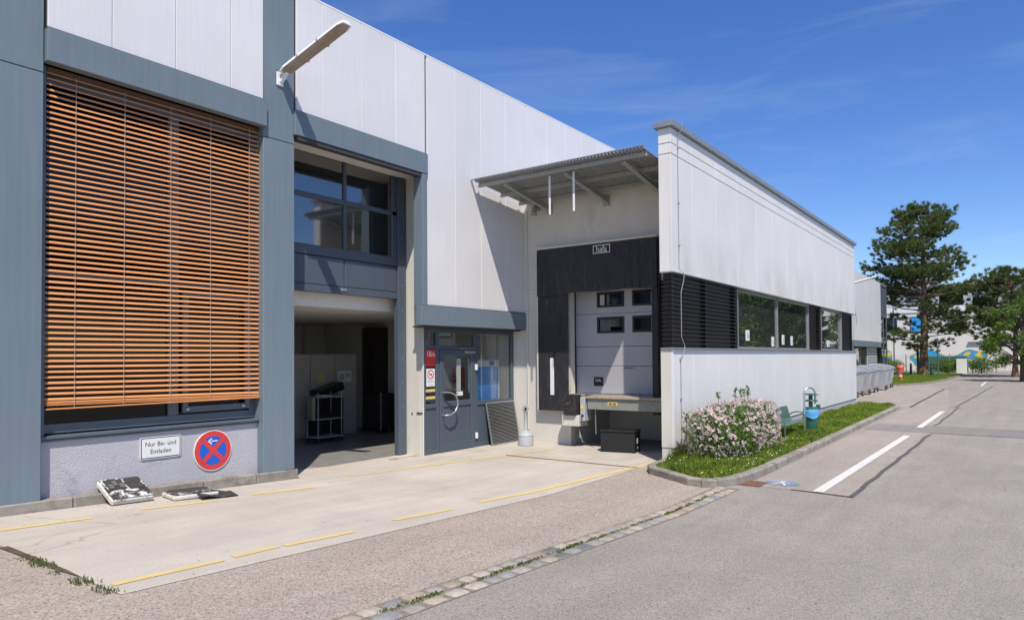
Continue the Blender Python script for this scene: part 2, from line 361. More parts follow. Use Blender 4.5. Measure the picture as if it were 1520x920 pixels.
m_leaf = leafmat('tree_leaves', (.11,.20,.035), (.19,.29,.065), .5, .5)
m_bushl = leafmat('shrub_leaves', (.075,.15,.025), (.15,.24,.05), .4, 6)
m_flow = leafmat('pink_white_flowers', (.72,.52,.55), (.84,.74,.74), .3, 14)
m_grass = leafmat('grass_blades', (.15,.25,.030), (.28,.36,.055), .4, 1.6)
m_weed = leafmat('weed_leaves', (.085,.13,.03), (.16,.19,.06), .3, 5)
m_grassbase = plain('turf', (.13,.19,.035), .95, .35, 9, bmp=.8, bsc=50)
m_yfl = leafmat('yellow_flowers', (.75,.60,.03), (.8,.68,.08), .2)
m_wfl = leafmat('white_flowers', (.75,.75,.68), (.82,.80,.76), .2)
m_bgw = plain('render_white', (.66,.64,.60), .9, .05, .6)
m_bggrey = plain('grey_metal_roof', (.38,.40,.44), .6, .06)
m_murb = plain('mural_blue', (.02,.30,.55), .8, .06)
m_mury = plain('mural_yellow', (.70,.50,.04), .8, .06)

COB = []
for i, c in enumerate([(.31,.29,.26),(.36,.31,.24),(.33,.265,.20),(.13,.135,.14),(.25,.255,.25),(.37,.335,.28)]):
    COB.append(plain('cobble_stone_%d' % i, c, .8, .2, 22, bmp=.5, bsc=60, rnd=.12, dirt=(.25,.21,.16), dsc=15))

# ------------------------------------------------------------ ground
def sheet(name, poly, dz, mat, parent=None, kind='structure', thick=0):
    bm = bmesh.new(); vs = [bm.verts.new((x, y, 0)) for x, y in poly]; bm.faces.new(vs)
    for cx in (8.5, -6.0):
        bmesh.ops.bisect_plane(bm, geom=bm.verts[:]+bm.edges[:]+bm.faces[:], plane_co=(cx,0,0), plane_no=(1,0,0))
    for v in bm.verts: v.co.z = gz(v.co.x)+dz
    bmesh.ops.recalc_face_normals(bm, faces=bm.faces)
    for f in bm.faces:
        if f.normal.z < 0: f.normal_flip()
    me = bpy.data.meshes.new(name); bm.to_mesh(me); bm.free(); me.materials.append(mat)
    o = link(me, name, parent)
    if parent is None: tag(o, kind=kind)
    return o

road = sheet('road', [(-600,-900),(1500,-900),(1500,900),(-600,900)], 0, m_road)
fore = sheet('coarse_asphalt_strip', [(-6,3.93),(10.35,3.80),(10.5,4.3),(11.2,5.30),(12.2,5.3),(12.2,5.56),(2.55,5.56),(2.55,9.6),(-6,9.6)], .004, m_fore)
slab = sheet('concrete_forecourt', [(2.55,5.56),(11.42,5.56),(11.42,9.9),(10.45,9.9),(10.45,10.4),(7.2,10.4),(7.2,9.55),(2.55,9.55)], .008, m_slab)
apron = sheet('dock_apron', [(11.42,5.50),(15.6,5.50),(15.6,9.9),(11.42,9.9)], .0075, m_dock)
path = sheet('footpath', [(10.75,1.97),(20.3,1.88),(22.6,1.9),(31,2.2),(46,3.3),(53,5.2),(53,9.5),(30.4,9.5),(30.4,5.2),(29.6,3.5),(10.9,3.42)], .004, m_path)
sheet('asphalt_band', [(20.2,-7),(22.4,-7),(22.6,3.4),(20.6,3.45)], .008, m_patch)

def line(name, pts, wdt, dz, mat, parent):
    for (x0, y0), (x1, y1) in zip(pts[:-1], pts[1:]):
        d = Vector((x1-x0, y1-y0)).normalized(); n = Vector((-d.y, d.x))*wdt/2
        sheet(name, [(x0+n.x, y0+n.y), (x0-n.x, y0-n.y), (x1-n.x, y1-n.y), (x1+n.x, y1+n.y)], dz, mat, parent)
for p in ([(2.2,8.76),(3.66,8.70)], [(4.26,8.79),(5.19,8.66)], [(5.76,8.72),(6.71,8.61)]): line('yellow_line', p, .085, .013, m_yel, slab)
for p in ([(8.92,9.05),(11.3,8.52)],): line('yellow_line', p, .08, .013, m_yel, slab)
line('yellow_line', [(7.78,9.12),(8.85,9.06)], .07, .013, m_yel_w, slab)
line('yellow_line', [(11.44,8.49),(12.75,8.2)], .08, .013, m_yel, apron)
line('yellow_line', [(11.44,5.64),(12.15,5.58)], .08, .013, m_yel, apron)
for p in ([(2.62,5.86),(3.57,5.87)], [(3.7,5.9),(4.19,5.92)], [(4.25,5.9),(5.1,5.86)],): line('yellow_line', p, .09, .013, m_yel_w, slab)
line('yellow_line', [(5.79,5.96),(6.73,5.89)], .085, .013, m_yel_w, slab)
line('yellow_line', [(7.35,5.95),(11.40,5.65)], .085, .013, m_yel, slab)
for p in ([(10.85,2.42),(19.56,2.28)], [(21.9,2.26),(28.4,2.22)]): line('white_line', p, .15, .0125, m_wline, path)
line('white_line', [(52,2.0),(60,2.0)], .13, .0125, m_wline, road)
jit = lambda a: a+random.uniform(-.025,.025)
def joint(p0, p1, n, wd, parent, dz=.0125):
    pts = [(p0[0]+(p1[0]-p0[0])*i/n, jit(p0[1]+(p1[1]-p0[1])*i/n)) for i in range(n+1)]
    line('tar_joint', pts, wd, dz, m_tar, parent)
joint((10.72,1.97),(20.1,1.87), 14, .07, road, .010); joint((10.74,1.97),(10.85,2.8), 4, .035, path)
joint((22.7,1.95),(31,1.9), 8, .05, road, .010); joint((31,2.0),(52,1.4), 10, .06, road, .010)
joint((30.2,3.4),(47,3.55), 10, .10, path); joint((47,3.55),(48.5,3.0), 2, .07, path)
# blue pedestrian roundel
circ = [(11.28+.27*math.cos(a*math.pi/16), 3.04+.27*math.sin(a*math.pi/16)) for a in range(32)]
mk = sheet('pedestrian_roundel', circ, .0125, m_bluemark, path)
fig = MB()
def fbar(a, b, wd):
    a = Vector(a); b = Vector(b); d = (b-a).normalized(); n = Vector((-d.y, d.x))*wd/2
    fig.add([(11.28+p.x, 3.04+p.y, .0165) for p in (a+n, a-n, b-n, b+n)], [(0,1,2,3)])
fbar((.16,.02),(.10,.015),.07); fbar((.09,.01),(-.03,-.01),.075); fbar((-.02,0),(-.20,.10),.04); fbar((-.02,-.02),(-.19,-.10),.04); fbar((.07,.02),(.0,.13),.03); fbar((.07,0),(.02,-.13),.03)
fig.build('walking_figure', m_wline, mk)
# rusty steel edge of the dock pit
st = MB(); st.box(11.40,5.58,.002,11.445,8.5,.018,.003); o = st.build('steel_edge_strip', m_rust, apron)
# rust stain
sheet('rust_stain', [(4.03+.10*math.cos(a), 8.52+.05*math.sin(a)*(1+.3*math.sin(3*a))) for a in [i*math.pi/8 for i in range(16)]], .0128, worn('rust_mark', (.36,.19,.07), (.47,.425,.355), .98), slab)
sheet('rust_stain', [(9.6,9.95),(10.4,9.86),(10.44,10.08),(9.7,10.15)], .0128, worn('rust_wash', (.40,.28,.15), (.46,.42,.35), .95), slab)

# drain grate
g = MB(); g.box(10.80,3.24,-.02,11.22,3.60,.006)
gr = thing('drain_grate', 'rusty brown iron drain grate set in the road against the kerb', 'drain', (11.0,3.42,0))
f = MB()
for a in ((10.80,3.24,10.83,3.60),(11.19,3.24,11.22,3.60),(10.83,3.24,11.19,3.27),(10.83,3.57,11.19,3.60)): f.box(a[0],a[1],-.01,a[2],a[3],.016)
f.build('frame', m_rust, gr)
for i in range(7):
    b = MB(); b.box(10.845+i*.05,3.272,-.01,10.872+i*.05,3.568,.013,.004); b.build('grate_bar', m_rust, gr)
g2 = MB(); g2.box(10.83,3.27,.004,11.19,3.57,.0065); g2.build('drain_pit', m_dark, gr)

# cobbled gutter : two rows, each stone its own object
gut = sheet('cobbled_gutter', [(2.0,3.555),(10.5,3.43),(10.5,3.785),(2.0,3.91)], .0045, plain('gutter_mortar', (.22,.19,.15), .95, .3, 20, bmp=.5))
def cobble_mesh(i):
    lx = random.uniform(.15,.25); ly = random.uniform(.14,.165)
    bm = bmesh.new(); bmesh.ops.create_grid(bm, x_segments=4, y_segments=4, size=.5)
    for v in bm.verts:
        x, y = v.co.x*2, v.co.y*2; e = max(abs(x), abs(y)); cr = (abs(x)**9+abs(y)**9)**(1/9)
        sxy = 1/max(cr, 1) if cr > 1 else 1
        v.co.x = x*sxy*lx/2+random.uniform(-.004,.004); v.co.y = y*sxy*ly/2+random.uniform(-.004,.004)
        v.co.z = .009*(1-e**6)+random.uniform(-.0015,.0015)
    for v in bm.verts:
        if v.is_boundary: v.co.z = -.012
    me = bpy.data.meshes.new('cobble'); bm.to_mesh(me); bm.free(); me['lx'] = lx
    for p in me.polygons: p.use_smooth = True
    return me
base_cob = [cobble_mesh(i) for i in range(10)]; cobm = []
for me in base_cob:
    for k, m in enumerate(COB):
        c = me.copy(); c.materials.append(m); cobm.append((c, me['lx'], k))
for row in (0, 1):
    x = 2.0+row*.07
    while x < 10.35:
        k = random.choices(range(6), [3,4,2,1,2,3])[0]
        if row == 1: k = random.choices(range(6), [3,2,1,2,4,2])[0]
        c, lx, kk = random.choice([q for q in cobm if q[2] == k]); x += lx/2
        t = (x-2)/8.5; yc = (3.825-.13*t) if row == 0 else (3.64-.12*t)
        pass
        o = link(c, 'cobble', gut); o.location = (x, yc+random.uniform(-.012,.012), gz(x)+.008+random.uniform(-.004,.005))
        o.rotation_euler = (random.uniform(-.03,.03), .036 if x < 8.5 else 0, random.uniform(-.05,.05)); x += lx/2+random.uniform(.002,.010)

# ------------------------------------------------------------ verge: kerb stones, turf, grass
VERGE = [(12.2,5.34),(11.25,5.30),(10.95,5.12),(10.62,4.62),(10.33,4.2),(10.27,3.95),(10.40,3.74),(10.75,3.58),(11.3,3.50),(12.3,3.48)] + [(x, 3.48+.008*(x-12.3)) for x in (13.3,14.3,15.3,16.3,17.3,18.3,19.3,20.3,21.3,22.3,23.3,24.3,25.3,26.3,27.3,28.3)] + [(29.1,3.62),(29.6,3.9),(29.9,4.4),(30.1,5.1)]
kerb = tag(bpy.data.objects.new('kerb', None), kind='structure'); COL.objects.link(kerb)
def offs(i, d):
    p = Vector(VERGE[i]); a = Vector(VERGE[max(i-1,0)]); b = Vector(VERGE[min(i+1,len(VERGE)-1)]); t = (b-a).normalized(); n = Vector((-t.y, t.x)); return p+n*d
for i in range(len(VERGE)-1):
    g_ = .008; hz = .125
    a0, a1, b0, b1 = offs(i,0), offs(i,.15), offs(i+1,0), offs(i+1,.15)
    d = (b0-a0).normalized()*g_*.5; a0, a1, b0, b1 = a0+d, a1+d, b0-d, b1-d
    hz += random.uniform(-.004,.004); bv = .018
    mid = lambda p, q, t: p.lerp(q, t)
    fr, bk = .12, .97
    vs = [(*a0,-.05),(*b0,-.05),(*b1,-.05),(*a1,-.05),(*a0,hz-bv),(*b0,hz-bv),(*mid(b0,b1,fr),hz),(*mid(a0,a1,fr),hz),(*b1,hz),(*a1,hz)]
    fs = [(0,1,5,4),(4,5,6,7),(7,6,8,9),(3,2,8,9)[::-1],(0,4,7,9,3),(1,2,8,6,5)]
    MB().add(vs, fs).build('kerb_stone', m_kerb, kerb)
inner = [tuple(offs(i,.14)) for i in range(len(VERGE))]
bm = bmesh.new(); vs_ = [bm.verts.new((x,y,.105)) for x, y in inner]; bm.faces.new(vs_); bmesh.ops.triangulate(bm, faces=bm.faces)
for f in bm.faces:
    if f.normal.z < 0: f.normal_flip()
me = bpy.data.meshes.new('verge'); bm.to_mesh(me); bm.free(); me.materials.append(m_grassbase); tag(link(me, 'verge'), kind='structure')

def in_poly(px, py, poly):
    c = np.zeros(len(px), bool); n = len(poly)
    for i in range(n):
        x0, y0 = poly[i]; x1, y1 = poly[i-1]
        k = ((y0 > py) != (y1 > py)) & (px < (x1-x0)*(py-y0)/(y1-y0+1e-12)+x0); c ^= k
    return c
def blades(n, xr, yr, poly, z0, hmin, hmax, wd, ymask=None):
    x = RNG.uniform(*xr, n); y = RNG.uniform(*yr, n)
    if poly is not None: k = in_poly(x, y, poly); x, y = x[k], y[k]
    n = len(x); cl = .75+.45*np.sin(x*2.1+np.sin(y*3))*np.sin(y*2.7+1.3*np.sin(x*1.1)); h = RNG.uniform(hmin, hmax, n)*np.clip(cl,.45,1.3)
    a = RNG.uniform(0, 2*np.pi, n); ln = RNG.uniform(.15, .75, n)*h; wv = RNG.uniform(.6, 1.2, n)*wd
    b = RNG.uniform(0, 2*np.pi, n); tx, ty = np.cos(b)*wv/2, np.sin(b)*wv/2; dx, dy = np.cos(a)*ln, np.sin(a)*ln
    zz = np.full(n, z0)
    V = np.stack([np.stack([x-tx, y-ty, zz], 1), np.stack([x+tx, y+ty, zz], 1), np.stack([x+dx*.35+tx*.8, y+dy*.35+ty*.8, zz+h*.6], 1), np.stack([x+dx, y+dy, zz+h], 1), np.stack([x+dx*.35-tx*.8, y+dy*.35-ty*.8, zz+h*.6], 1)], 1)
    return V.reshape(-1, 3)
V = np.concatenate([blades(62000, (10.3,19), (3.5,5.4), inner, .10, .05, .15, .010), blades(38000, (19,30), (3.5,5.4), inner, .10, .05, .14, .014)])
V = V[~np.repeat((V.reshape(-1,5,3)[:,0,1] > 5.17) & (V.reshape(-1,5,3)[:,0,0] > 12.2), 5)]
tag(link(np_mesh('grass', V, 5, m_grass, 5), 'grass'), 'short rough green lawn grass on the kerbed verge', 'grass', kind='stuff')

def quads(P, N, sx, sy, roll_=None):
    """quads at points P facing N with half sizes sx, sy (arrays)"""
    N = N/np.linalg.norm(N, axis=1, keepdims=True); a = np.where(np.abs(N[:, 2:3]) < .9, [[0,0,1]], [[1,0,0]]); T = np.cross(N, a); T /= np.linalg.norm(T, axis=1, keepdims=True); B = np.cross(N, T)
    r = RNG.uniform(0, 2*np.pi, len(P)) if roll_ is None else roll_
    c, s_ = np.cos(r)[:, None], np.sin(r)[:, None]; T, B = T*c+B*s_, B*c-T*s_
    sx = np.asarray(sx)[:, None]*np.ones((len(P),1)); sy = np.asarray(sy)[:, None]*np.ones((len(P),1))
    return np.stack([P-T*sx, P-B*sy*.85, P+T*sx, P+B*sy*.85], 1).reshape(-1, 3)
def flowers(n, xr, yr, poly, z, size, mat, name, label):
    x = RNG.uniform(*xr, n); y = RNG.uniform(*yr, n); k = in_poly(x, y, poly); x, y = x[k], y[k]; n = len(x)
    P = np.stack([x, y, z+RNG.uniform(0,.07,n)], 1); N = np.stack([RNG.normal(0,.5,n), RNG.normal(0,.5,n)-.3, np.ones(n)], 1)
    Q = np.concatenate([quads(P, N, np.full(n,size), np.full(n,size)), quads(P+[0,0,.004], N, np.full(n,size*.8), np.full(n,size*.8))])
    tag(link(np_mesh(name, Q, 4, mat, 4), name), label, 'flowers', kind='stuff')
flowers(420, (10.5,29), (3.6,5.1), inner, .16, .012, m_yfl, 'yellow_meadow_flowers', 'small yellow flowers scattered through the verge grass')
flowers(330, (10.4,16), (3.6,5.1), inner, .15, .013, m_wfl, 'white_meadow_flowers', 'small white clover flowers scattered in the verge grass')
# tufts in the gutter and at the slab edge
tv = []
for i in range(120):
    x = random.uniform(2.4,10); t = (x-2)/8.5; y = 3.735-.12*t+random.uniform(-.025,.025); n = random.randint(8,26)
    q = blades(n, (x-.06,x+.06), (y-.02,y+.02), None, gz(x)+.008, .008, .026, .012); tv.append(q)
for i in range(16):
    y = random.uniform(5.6,7.6); x = 2.52+random.uniform(-.04,.03); q = blades(24, (x-.05,x+.05), (y-.08,y+.08), None, gz(x)+.008, .015, .05, .010); tv.append(q)
tag(link(np_mesh('weed_tufts', np.concatenate(tv), 5, m_weed, 5), 'weed_tufts'), 'small green weeds growing in the cobble and slab joints', 'weeds', kind='stuff')
sheet('moss_strip', [(2.50,7.9),(2.53,6.6),(2.56,6.2),(2.58,6.6),(2.58,7.9)], .0125, m_soil, slab)

# ------------------------------------------------------------ main hall
hall = thing('hall_building', 'long white clad factory hall with blue grey steel columns and beams', 'building', (7,9.6,0))
def part(name, mat, parent, *boxes, b=0, smooth=False):
    if len(boxes) > 1 and name in SPLIT: return [part(name, mat, parent, q, b=b, smooth=smooth) for q in boxes][-1]
    m = MB()
    for q in boxes: m.box(*q, b)
    return m.build(name, mat, parent, smooth)
SPLIT = {'dock_wall','band_back','soffit','beam_flashing','wall_core','interior_wall','interior_floor','interior_pilaster','interior_divider','far_wall','wall_core','interior_partition','interior_shelf','pit_wall','column','hinge','sill','plinth','castor','label','print','stand','dark_backing','column_foot_joint','gate_post_fixing','sticker_print','dark_slot','frame','dock_door_frame'}
PT = 8.08
def panels(xs, z0, z1, y0, gap=.007):
    for xa, xb in zip(xs[:-1], xs[1:]): part('wall_panel', m_clad, hall, (xa+gap/2, y0, z0, xb-gap/2, y0+.045, z1), b=.006)
panels([3.49,4.24,5.09,5.94,6.50], 6.09, PT, 9.55)
panels([7.12,7.63,8.51,9.37,10.19], 6.09, PT, 9.55)
panels([10.245,11.10,11.97,12.87,13.71], 3.06, PT, 9.55)
panels([13.73]+[14.63+.88*i for i in range(19)], 3.06, PT, 9.55)
panels([31.3+.86*i for i in range(42)], 3.06, PT, 9.55)
part('wall_core', m_core, hall, (-2,9.62,5.7,10.2,9.75,8.0), (10.2,9.62,2.7,70,9.75,8.0))
part('roof', m_bggrey, hall, (-2,9.75,7.9,70,32,8.0))
part('roof_edge', m_white, hall, (-2,9.548,PT+.002,69.9,9.76,PT+.03))
part('rear_wall', m_core, hall, (-2,31.8,0,70,32,7.9)); part('end_wall', m_clad, hall, (69.8,9.76,0,70,31.8,7.9)); part('end_wall', m_clad, hall, (-2.2,9.6,0,-2.001,32,7.9))
# columns
for x0, x1 in ((6.52,7.10),(2.86,3.46)):
    part('column', m_steel, hall, (x0,9.58,.17,x1,9.95,5.515), (x0,9.581,5.525,x1,9.95,8.12), b=.008)
    part('column', m_steel_dk, hall, (x0+.06,9.95,.02,x1-.06,10.4,7.8)) if x0 > 6 else None
part('column_foot_joint', m_rust, hall, (6.55,9.572,.185,6.62,9.60,.20), (6.9,9.568,.19,7.11,9.60,.215))
# beams
def beam(x0, x1, z0, z1, y0=9.5, y1=9.64): part('beam', m_steel, hall, (x0,y0,z0,x1,y1,z1), b=.006)
beam(3.47,6.535,5.66,6.07); beam(7.06,10.22,5.67,6.07); beam(10.0,13.59,2.655,3.04); beam(31,66.2,2.62,3.04)
part('beam', m_steel, hall, (10.055,9.505,3.045,10.20,9.75,5.66), b=.006)
part('beam_flashing', m_core, hall, (3.47,9.52,6.071,6.52,9.62,6.086), (7.1,9.52,6.071,10.21,9.62,6.086), (10.2,9.52,3.041,13.58,9.62,3.056))
part('soffit', m_core, hall, (7.12,9.52,5.60,10.05,9.66,5.665), (10.2,9.66,2.62,13.58,9.93,2.65))
part('soffit', m_int, hall, (7.12,9.665,5.75,10.46,10.38,5.80))
# plinth wall, kerb, window bay
part('plinth_wall', m_plaster, hall, (3.46,9.74,.05,6.52,9.95,1.0))
for i in range(6):
    x0 = 2.1+i*.86; x1 = min(x0+.852, 7.16); m = MB(); m.box(x0,9.56,-.02,x1,9.74 if x1 < 6.5 else 9.62,.17,.015); m.xf(lambda p: (p[0], p[1], p[2]+gz(p[0])*(.8 if p[2] > .1 else 1))); m.build('plinth_kerb_stone', m_kerb, hall)
wn = part('window', m_frame, hall, (3.46,9.80,1.09,6.52,9.90,1.21), (3.46,9.80,5.5,6.52,9.90,5.66), (3.46,9.80,1.21,3.56,9.90,5.5), (6.42,9.80,1.21,6.52,9.90,5.5), (5.13,9.80,1.21,5.28,9.90,5.5), (3.56,9.80,3.05,5.13,9.90,3.13), (5.28,9.80,3.05,6.42,9.90,3.13), b=.006)
part('sash_frame', m_frame, wn, (5.32,9.75,1.24,5.40,9.80,3.0), (6.32,9.75,1.24,6.40,9.80,3.0), (5.40,9.75,1.24,6.32,9.80,1.33), (5.40,9.75,2.92,6.32,9.80,3.0), b=.005)
part('sill', m_frame, wn, (3.46,9.68,1.03,6.52,9.80,1.075), (3.46,9.70,1.0,6.52,9.74,1.03), b=.01)
part('pane', m_glass_bl, wn, (3.56,9.845,1.21,5.13,9.851,3.05)); part('pane', m_glass_bl, wn, (3.56,9.845,3.13,5.13,9.851,5.5)); part('pane', m_glass_bl, wn, (5.28,9.845,1.21,6.42,9.851,3.05)); part('pane', m_glass_bl, wn, (5.28,9.845,3.13,6.42,9.851,5.5))
part('hinge', m_alu, wn, (5.36,9.735,1.27,5.41,9.75,1.30), (6.25,9.735,1.27,6.30,9.75,1.30))
# room behind the blind
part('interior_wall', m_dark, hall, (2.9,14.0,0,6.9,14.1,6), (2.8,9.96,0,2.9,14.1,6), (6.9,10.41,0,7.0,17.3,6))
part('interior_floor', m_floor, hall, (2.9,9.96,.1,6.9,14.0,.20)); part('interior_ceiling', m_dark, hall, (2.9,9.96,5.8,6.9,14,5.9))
part('white_upright', m_white, hall, (4.02,10.3,.2,4.06,10.34,3.05))  # slender white upright set behind the left window pane
part('interior_divider', m_cab, hall, (3.3,11.2,.2,5.0,11.25,2.9), (5.3,11.4,.2,6.8,11.45,3.1))

# venetian blind: every slat its own object
bl = thing('venetian_blind', 'orange slatted venetian blind lowered over the tall window', 'blind', (5.0,9.7,1.4))
sm = MB(); n_ = 5; wv = .036; tl = math.radians(52); pr = []
for i in range(n_+1):
    t = i/n_-.5; a = t*wv; c = .006*(1-(2*t)**2); pr.append((a*math.cos(tl)-c*math.sin(tl), a*math.sin(tl)+c*math.cos(tl)))
prof = [(y, z+.0007) for y, z in pr]+[(y, z-.0007) for y, z in pr[::-1]]
sm.prism(prof, lambda a, b, c: (c, a, b), -1.492, 1.492)
slm = sm.mesh('slat', m_slat); NS = 59
for i in range(NS):
    z = 1.505+i*.0703; o = link(slm, 'slat', bl); o.location = (5.025+random.uniform(-.004,.004), 9.70, z); o.rotation_euler = (random.uniform(-.10,.10), .016*max(0,1-i/8)+random.uniform(-.0012,.0012), 0)
for i in range(4):
    o = link(slm, 'slat', bl); o.location = (5.025, 9.70, 1.432+i*.013); o.rotation_euler = (-.6, .016, 0)
part('bottom_rail', m_slat, bl, (3.535,9.665,1.395,6.515,9.735,1.412), b=.004).rotation_euler = (0,0,0)
part('head_box', plain('brown_head_box', (.10,.05,.03), .6), bl, (3.54,9.70,5.60,6.51,9.78,5.658))
for x in (3.86,4.46,5.09,5.69,6.33): MB().tube([(x,9.672,1.41),(x,9.672,5.6)], .0025, 5).build('cord', m_cord, bl)
part('guide_rail', m_frame, bl, (3.49,9.67,1.08,3.52,9.73,5.65)); part('guide_rail', m_frame, bl, (6.522,9.62,1.08,6.54,9.73,5.65))
bt = thing('spray_bottle', 'small white pump bottle standing on the inner window sill', 'bottle', (6.2,9.95,1.2))
MB().lathe([(.035,0),(.037,.01),(.037,.11),(.03,.13),(.014,.14)], (6.13,9.95,1.21), 12).build('bottle_body', m_wsign, bt, True); MB().lathe([(.014,.141),(.014,.17),(.02,.175),(.02,.19)], (6.13,9.95,1.21), 10).build('pump', m_wsign, bt, True)
part('inner_sill', m_frame, hall, (3.5,9.9,1.16,6.5,10.05,1.205))

# gate: sectional door raised halfway
gate = part('gate', m_steel_dk, hall, (7.12,10.36,3.90,10.20,10.44,4.08), (7.12,10.36,4.93,10.20,10.44,5.02), (7.12,10.36,5.78,10.20,10.44,5.86), (7.12,10.36,4.08,7.32,10.44,5.78), (10.06,10.36,4.08,10.20,10.44,5.78), (8.80,10.36,4.08,8.87,10.44,4.93), (8.80,10.36,5.02,8.87,10.44,5.78), b=.008)
for xa, xb in ((7.32,8.80),(8.87,10.06)):
    for za, zb in ((4.08,4.93),(5.02,5.78)): part('pane', m_glass_gate, gate, (xa,10.395,za,xb,10.401,zb))
for xa, xb in ((7.13,8.81),(8.83,10.19)): part('gate_panel', m_steel_dk, gate, (xa,10.37,3.36,xb,10.43,3.885), b=.012)
part('bottom_rail', m_steel_dk, gate, (7.12,10.355,3.22,10.20,10.445,3.35), b=.008); part('gate_handle', m_alu, gate, (8.72,10.34,3.28,8.86,10.356,3.33), b=.006)
part('gate_jamb', m_steel_dk, hall, (10.20,10.33,.02,10.43,10.46,5.86), b=.008); part('gate_jamb', m_steel_dk, hall, (7.12,10.45,.02,7.25,10.52,5.86), b=.008)
for i in range(11): MB().lathe([(.012,0),(.009,.008)], (0,0,0), 8).xf(lambda p: (10.31+p[0], 10.33-p[2], .5+i*.5+p[1])).build('bolt', m_alu, hall)
part('gate_post', m_cream, hall, (10.455,9.97,0,10.62,10.47,5.75), b=.008); part('gate_post', m_cream, hall, (10.45,9.88,0,10.478,9.965,5.75), b=.008)
part('gate_post_fixing', m_dark, hall, (10.437,9.90,.86,10.452,10.06,.885), (10.44,10.18,.84,10.452,10.21,.87))
part('header', m_int, hall, (7.0,10.65,2.98,14.6,10.75,5.9))
part('hall_ceiling', m_ceil, hall, (7.0,10.75,3.0,14.6,17.3,3.05))
for ix in range(7):
    for iy in range(5):
        if ix*1.05+7.2 < 14: part('ceiling_tile', m_ceil, hall, (7.2+ix*1.05,10.8+iy*1.25,2.985,8.23+ix*1.05,12.03+iy*1.25,2.999), b=.004)
part('interior_wall', m_int, hall, (7.0,17.2,0,14.6,17.3,3.0), (13.82,9.96,0,13.86,17.19,3.0)); part('interior_floor', m_floor, hall, (7.0,10.4,-.05,14.6,17.2,.009), (10.63,9.93,-.05,14.6,10.4,.009))
part('interior_pilaster', m_int, hall, (11.2,17.05,0,11.35,17.2,3.0), (13.0,17.05,0,13.15,17.2,3.0))
for i, (x0, x1) in enumerate(((9.75,10.48),(10.49,11.22),(11.23,11.98),(11.99,12.74))):
    cb = thing('storage_cabinet', ['tall grey metal cabinet at the left of the row inside the hall','tall grey cabinet second in the row behind the trolley','tall grey cabinet with a yellow notice inside the hall','tall grey cabinet with a white printed sheet at the row end'][i], 'cabinet', (x0,14.5,.01))
    part('carcass', m_cab, cb, (x0,14.53,.01,x1,15.0,2.12)); part('cabinet_door', m_cab, cb, (x0+.006,14.50,.06,x1-.006,14.528,2.10), b=.005); part('handle', m_blk, cb, (x0+.08,14.485,1.0,x0+.11,14.50,1.08))
    if i == 2: part('notice', m_yelst, cb, (11.45,14.494,1.42,11.66,14.499,1.6))
    if i == 3: part('printed_sheet', m_wsign, cb, (12.1,14.494,1.38,12.55,14.499,1.68)); part('print', m_cab, cb, (12.15,14.490,1.43,12.3,14.4935,1.6), (12.36,14.49,1.52,12.5,14.4935,1.62))
tr = thing('trolley', 'white tubular shelf trolley with a bag hung on its end', 'trolley', (10.9,13.5,.01))
for x, y in ((10.55,13.35),(11.25,13.35),(10.55,13.75),(11.25,13.75)):
    MB().tube([(x,y,.10),(x,y,1.2)], .012, 8).build('post', m_ash, tr, True); MB().lathe([(.05,-.015),(.055,0),(.05,.015)], (0,0,0), 12).xf(lambda p: (x+p[0], y+p[2], .065+p[1])).build('castor', m_tyre, tr)
for z in (.13,.56,1.08): part('shelf', m_ash, tr, (10.50,13.32,z,11.32,13.78,z+.025), b=.005)
part('hung_bag', plain('bag_cloth', (.35,.31,.24), .9, .15), tr, (10.42,13.36,.55,10.50,13.6,1.1), b=.03); part('black_tray', m_blackbox, tr, (10.6,13.36,.60,11.2,13.72,.72), b=.01); part('paper_stack', m_wsign, tr, (10.7,13.4,1.111,11.0,13.7,1.13))
o = part('black_case', m_blackbox, None, (11.0,13.85,.009,11.75,14.3,1.02), b=.02); tag(o, 'tall black case standing behind the trolley in the hall', 'case')
o = part('black_crate', m_blackbox, None, (-.38,-.2,-.1,.38,.2,.1), b=.02); o.location = (11.42,14.07,1.22); o.rotation_euler = (0,-.28,0); tag(o, 'black tilted box lying on top of the tall case', 'box')
ct = thing('tool_cart', 'dark low tool cart with a bright steel rail in the hall', 'cart', (13.0,13.7,.01))
part('cart_body', m_dark, ct, (12.8,13.75,.15,13.75,14.3,1.05), b=.02); 
for i in range(6): part('drawer', m_blk, ct, (12.84,13.73,.2+i*.14,13.66,13.75,.32+i*.14), b=.006)
part('rail', m_alu, ct, (12.86,13.70,.09,12.90,13.74,1.1)); part('castor', m_tyre, ct, (12.85,13.72,.012,12.93,13.8,.15), (13.7,14.1,.012,13.8,14.2,.15), b=.02)
o = part('dark_shelving', m_dark, None, (13.30,14.4,.009,13.80,14.9,2.86)); tag(o, 'tall dark shelving unit in the far hall corner', 'shelving')

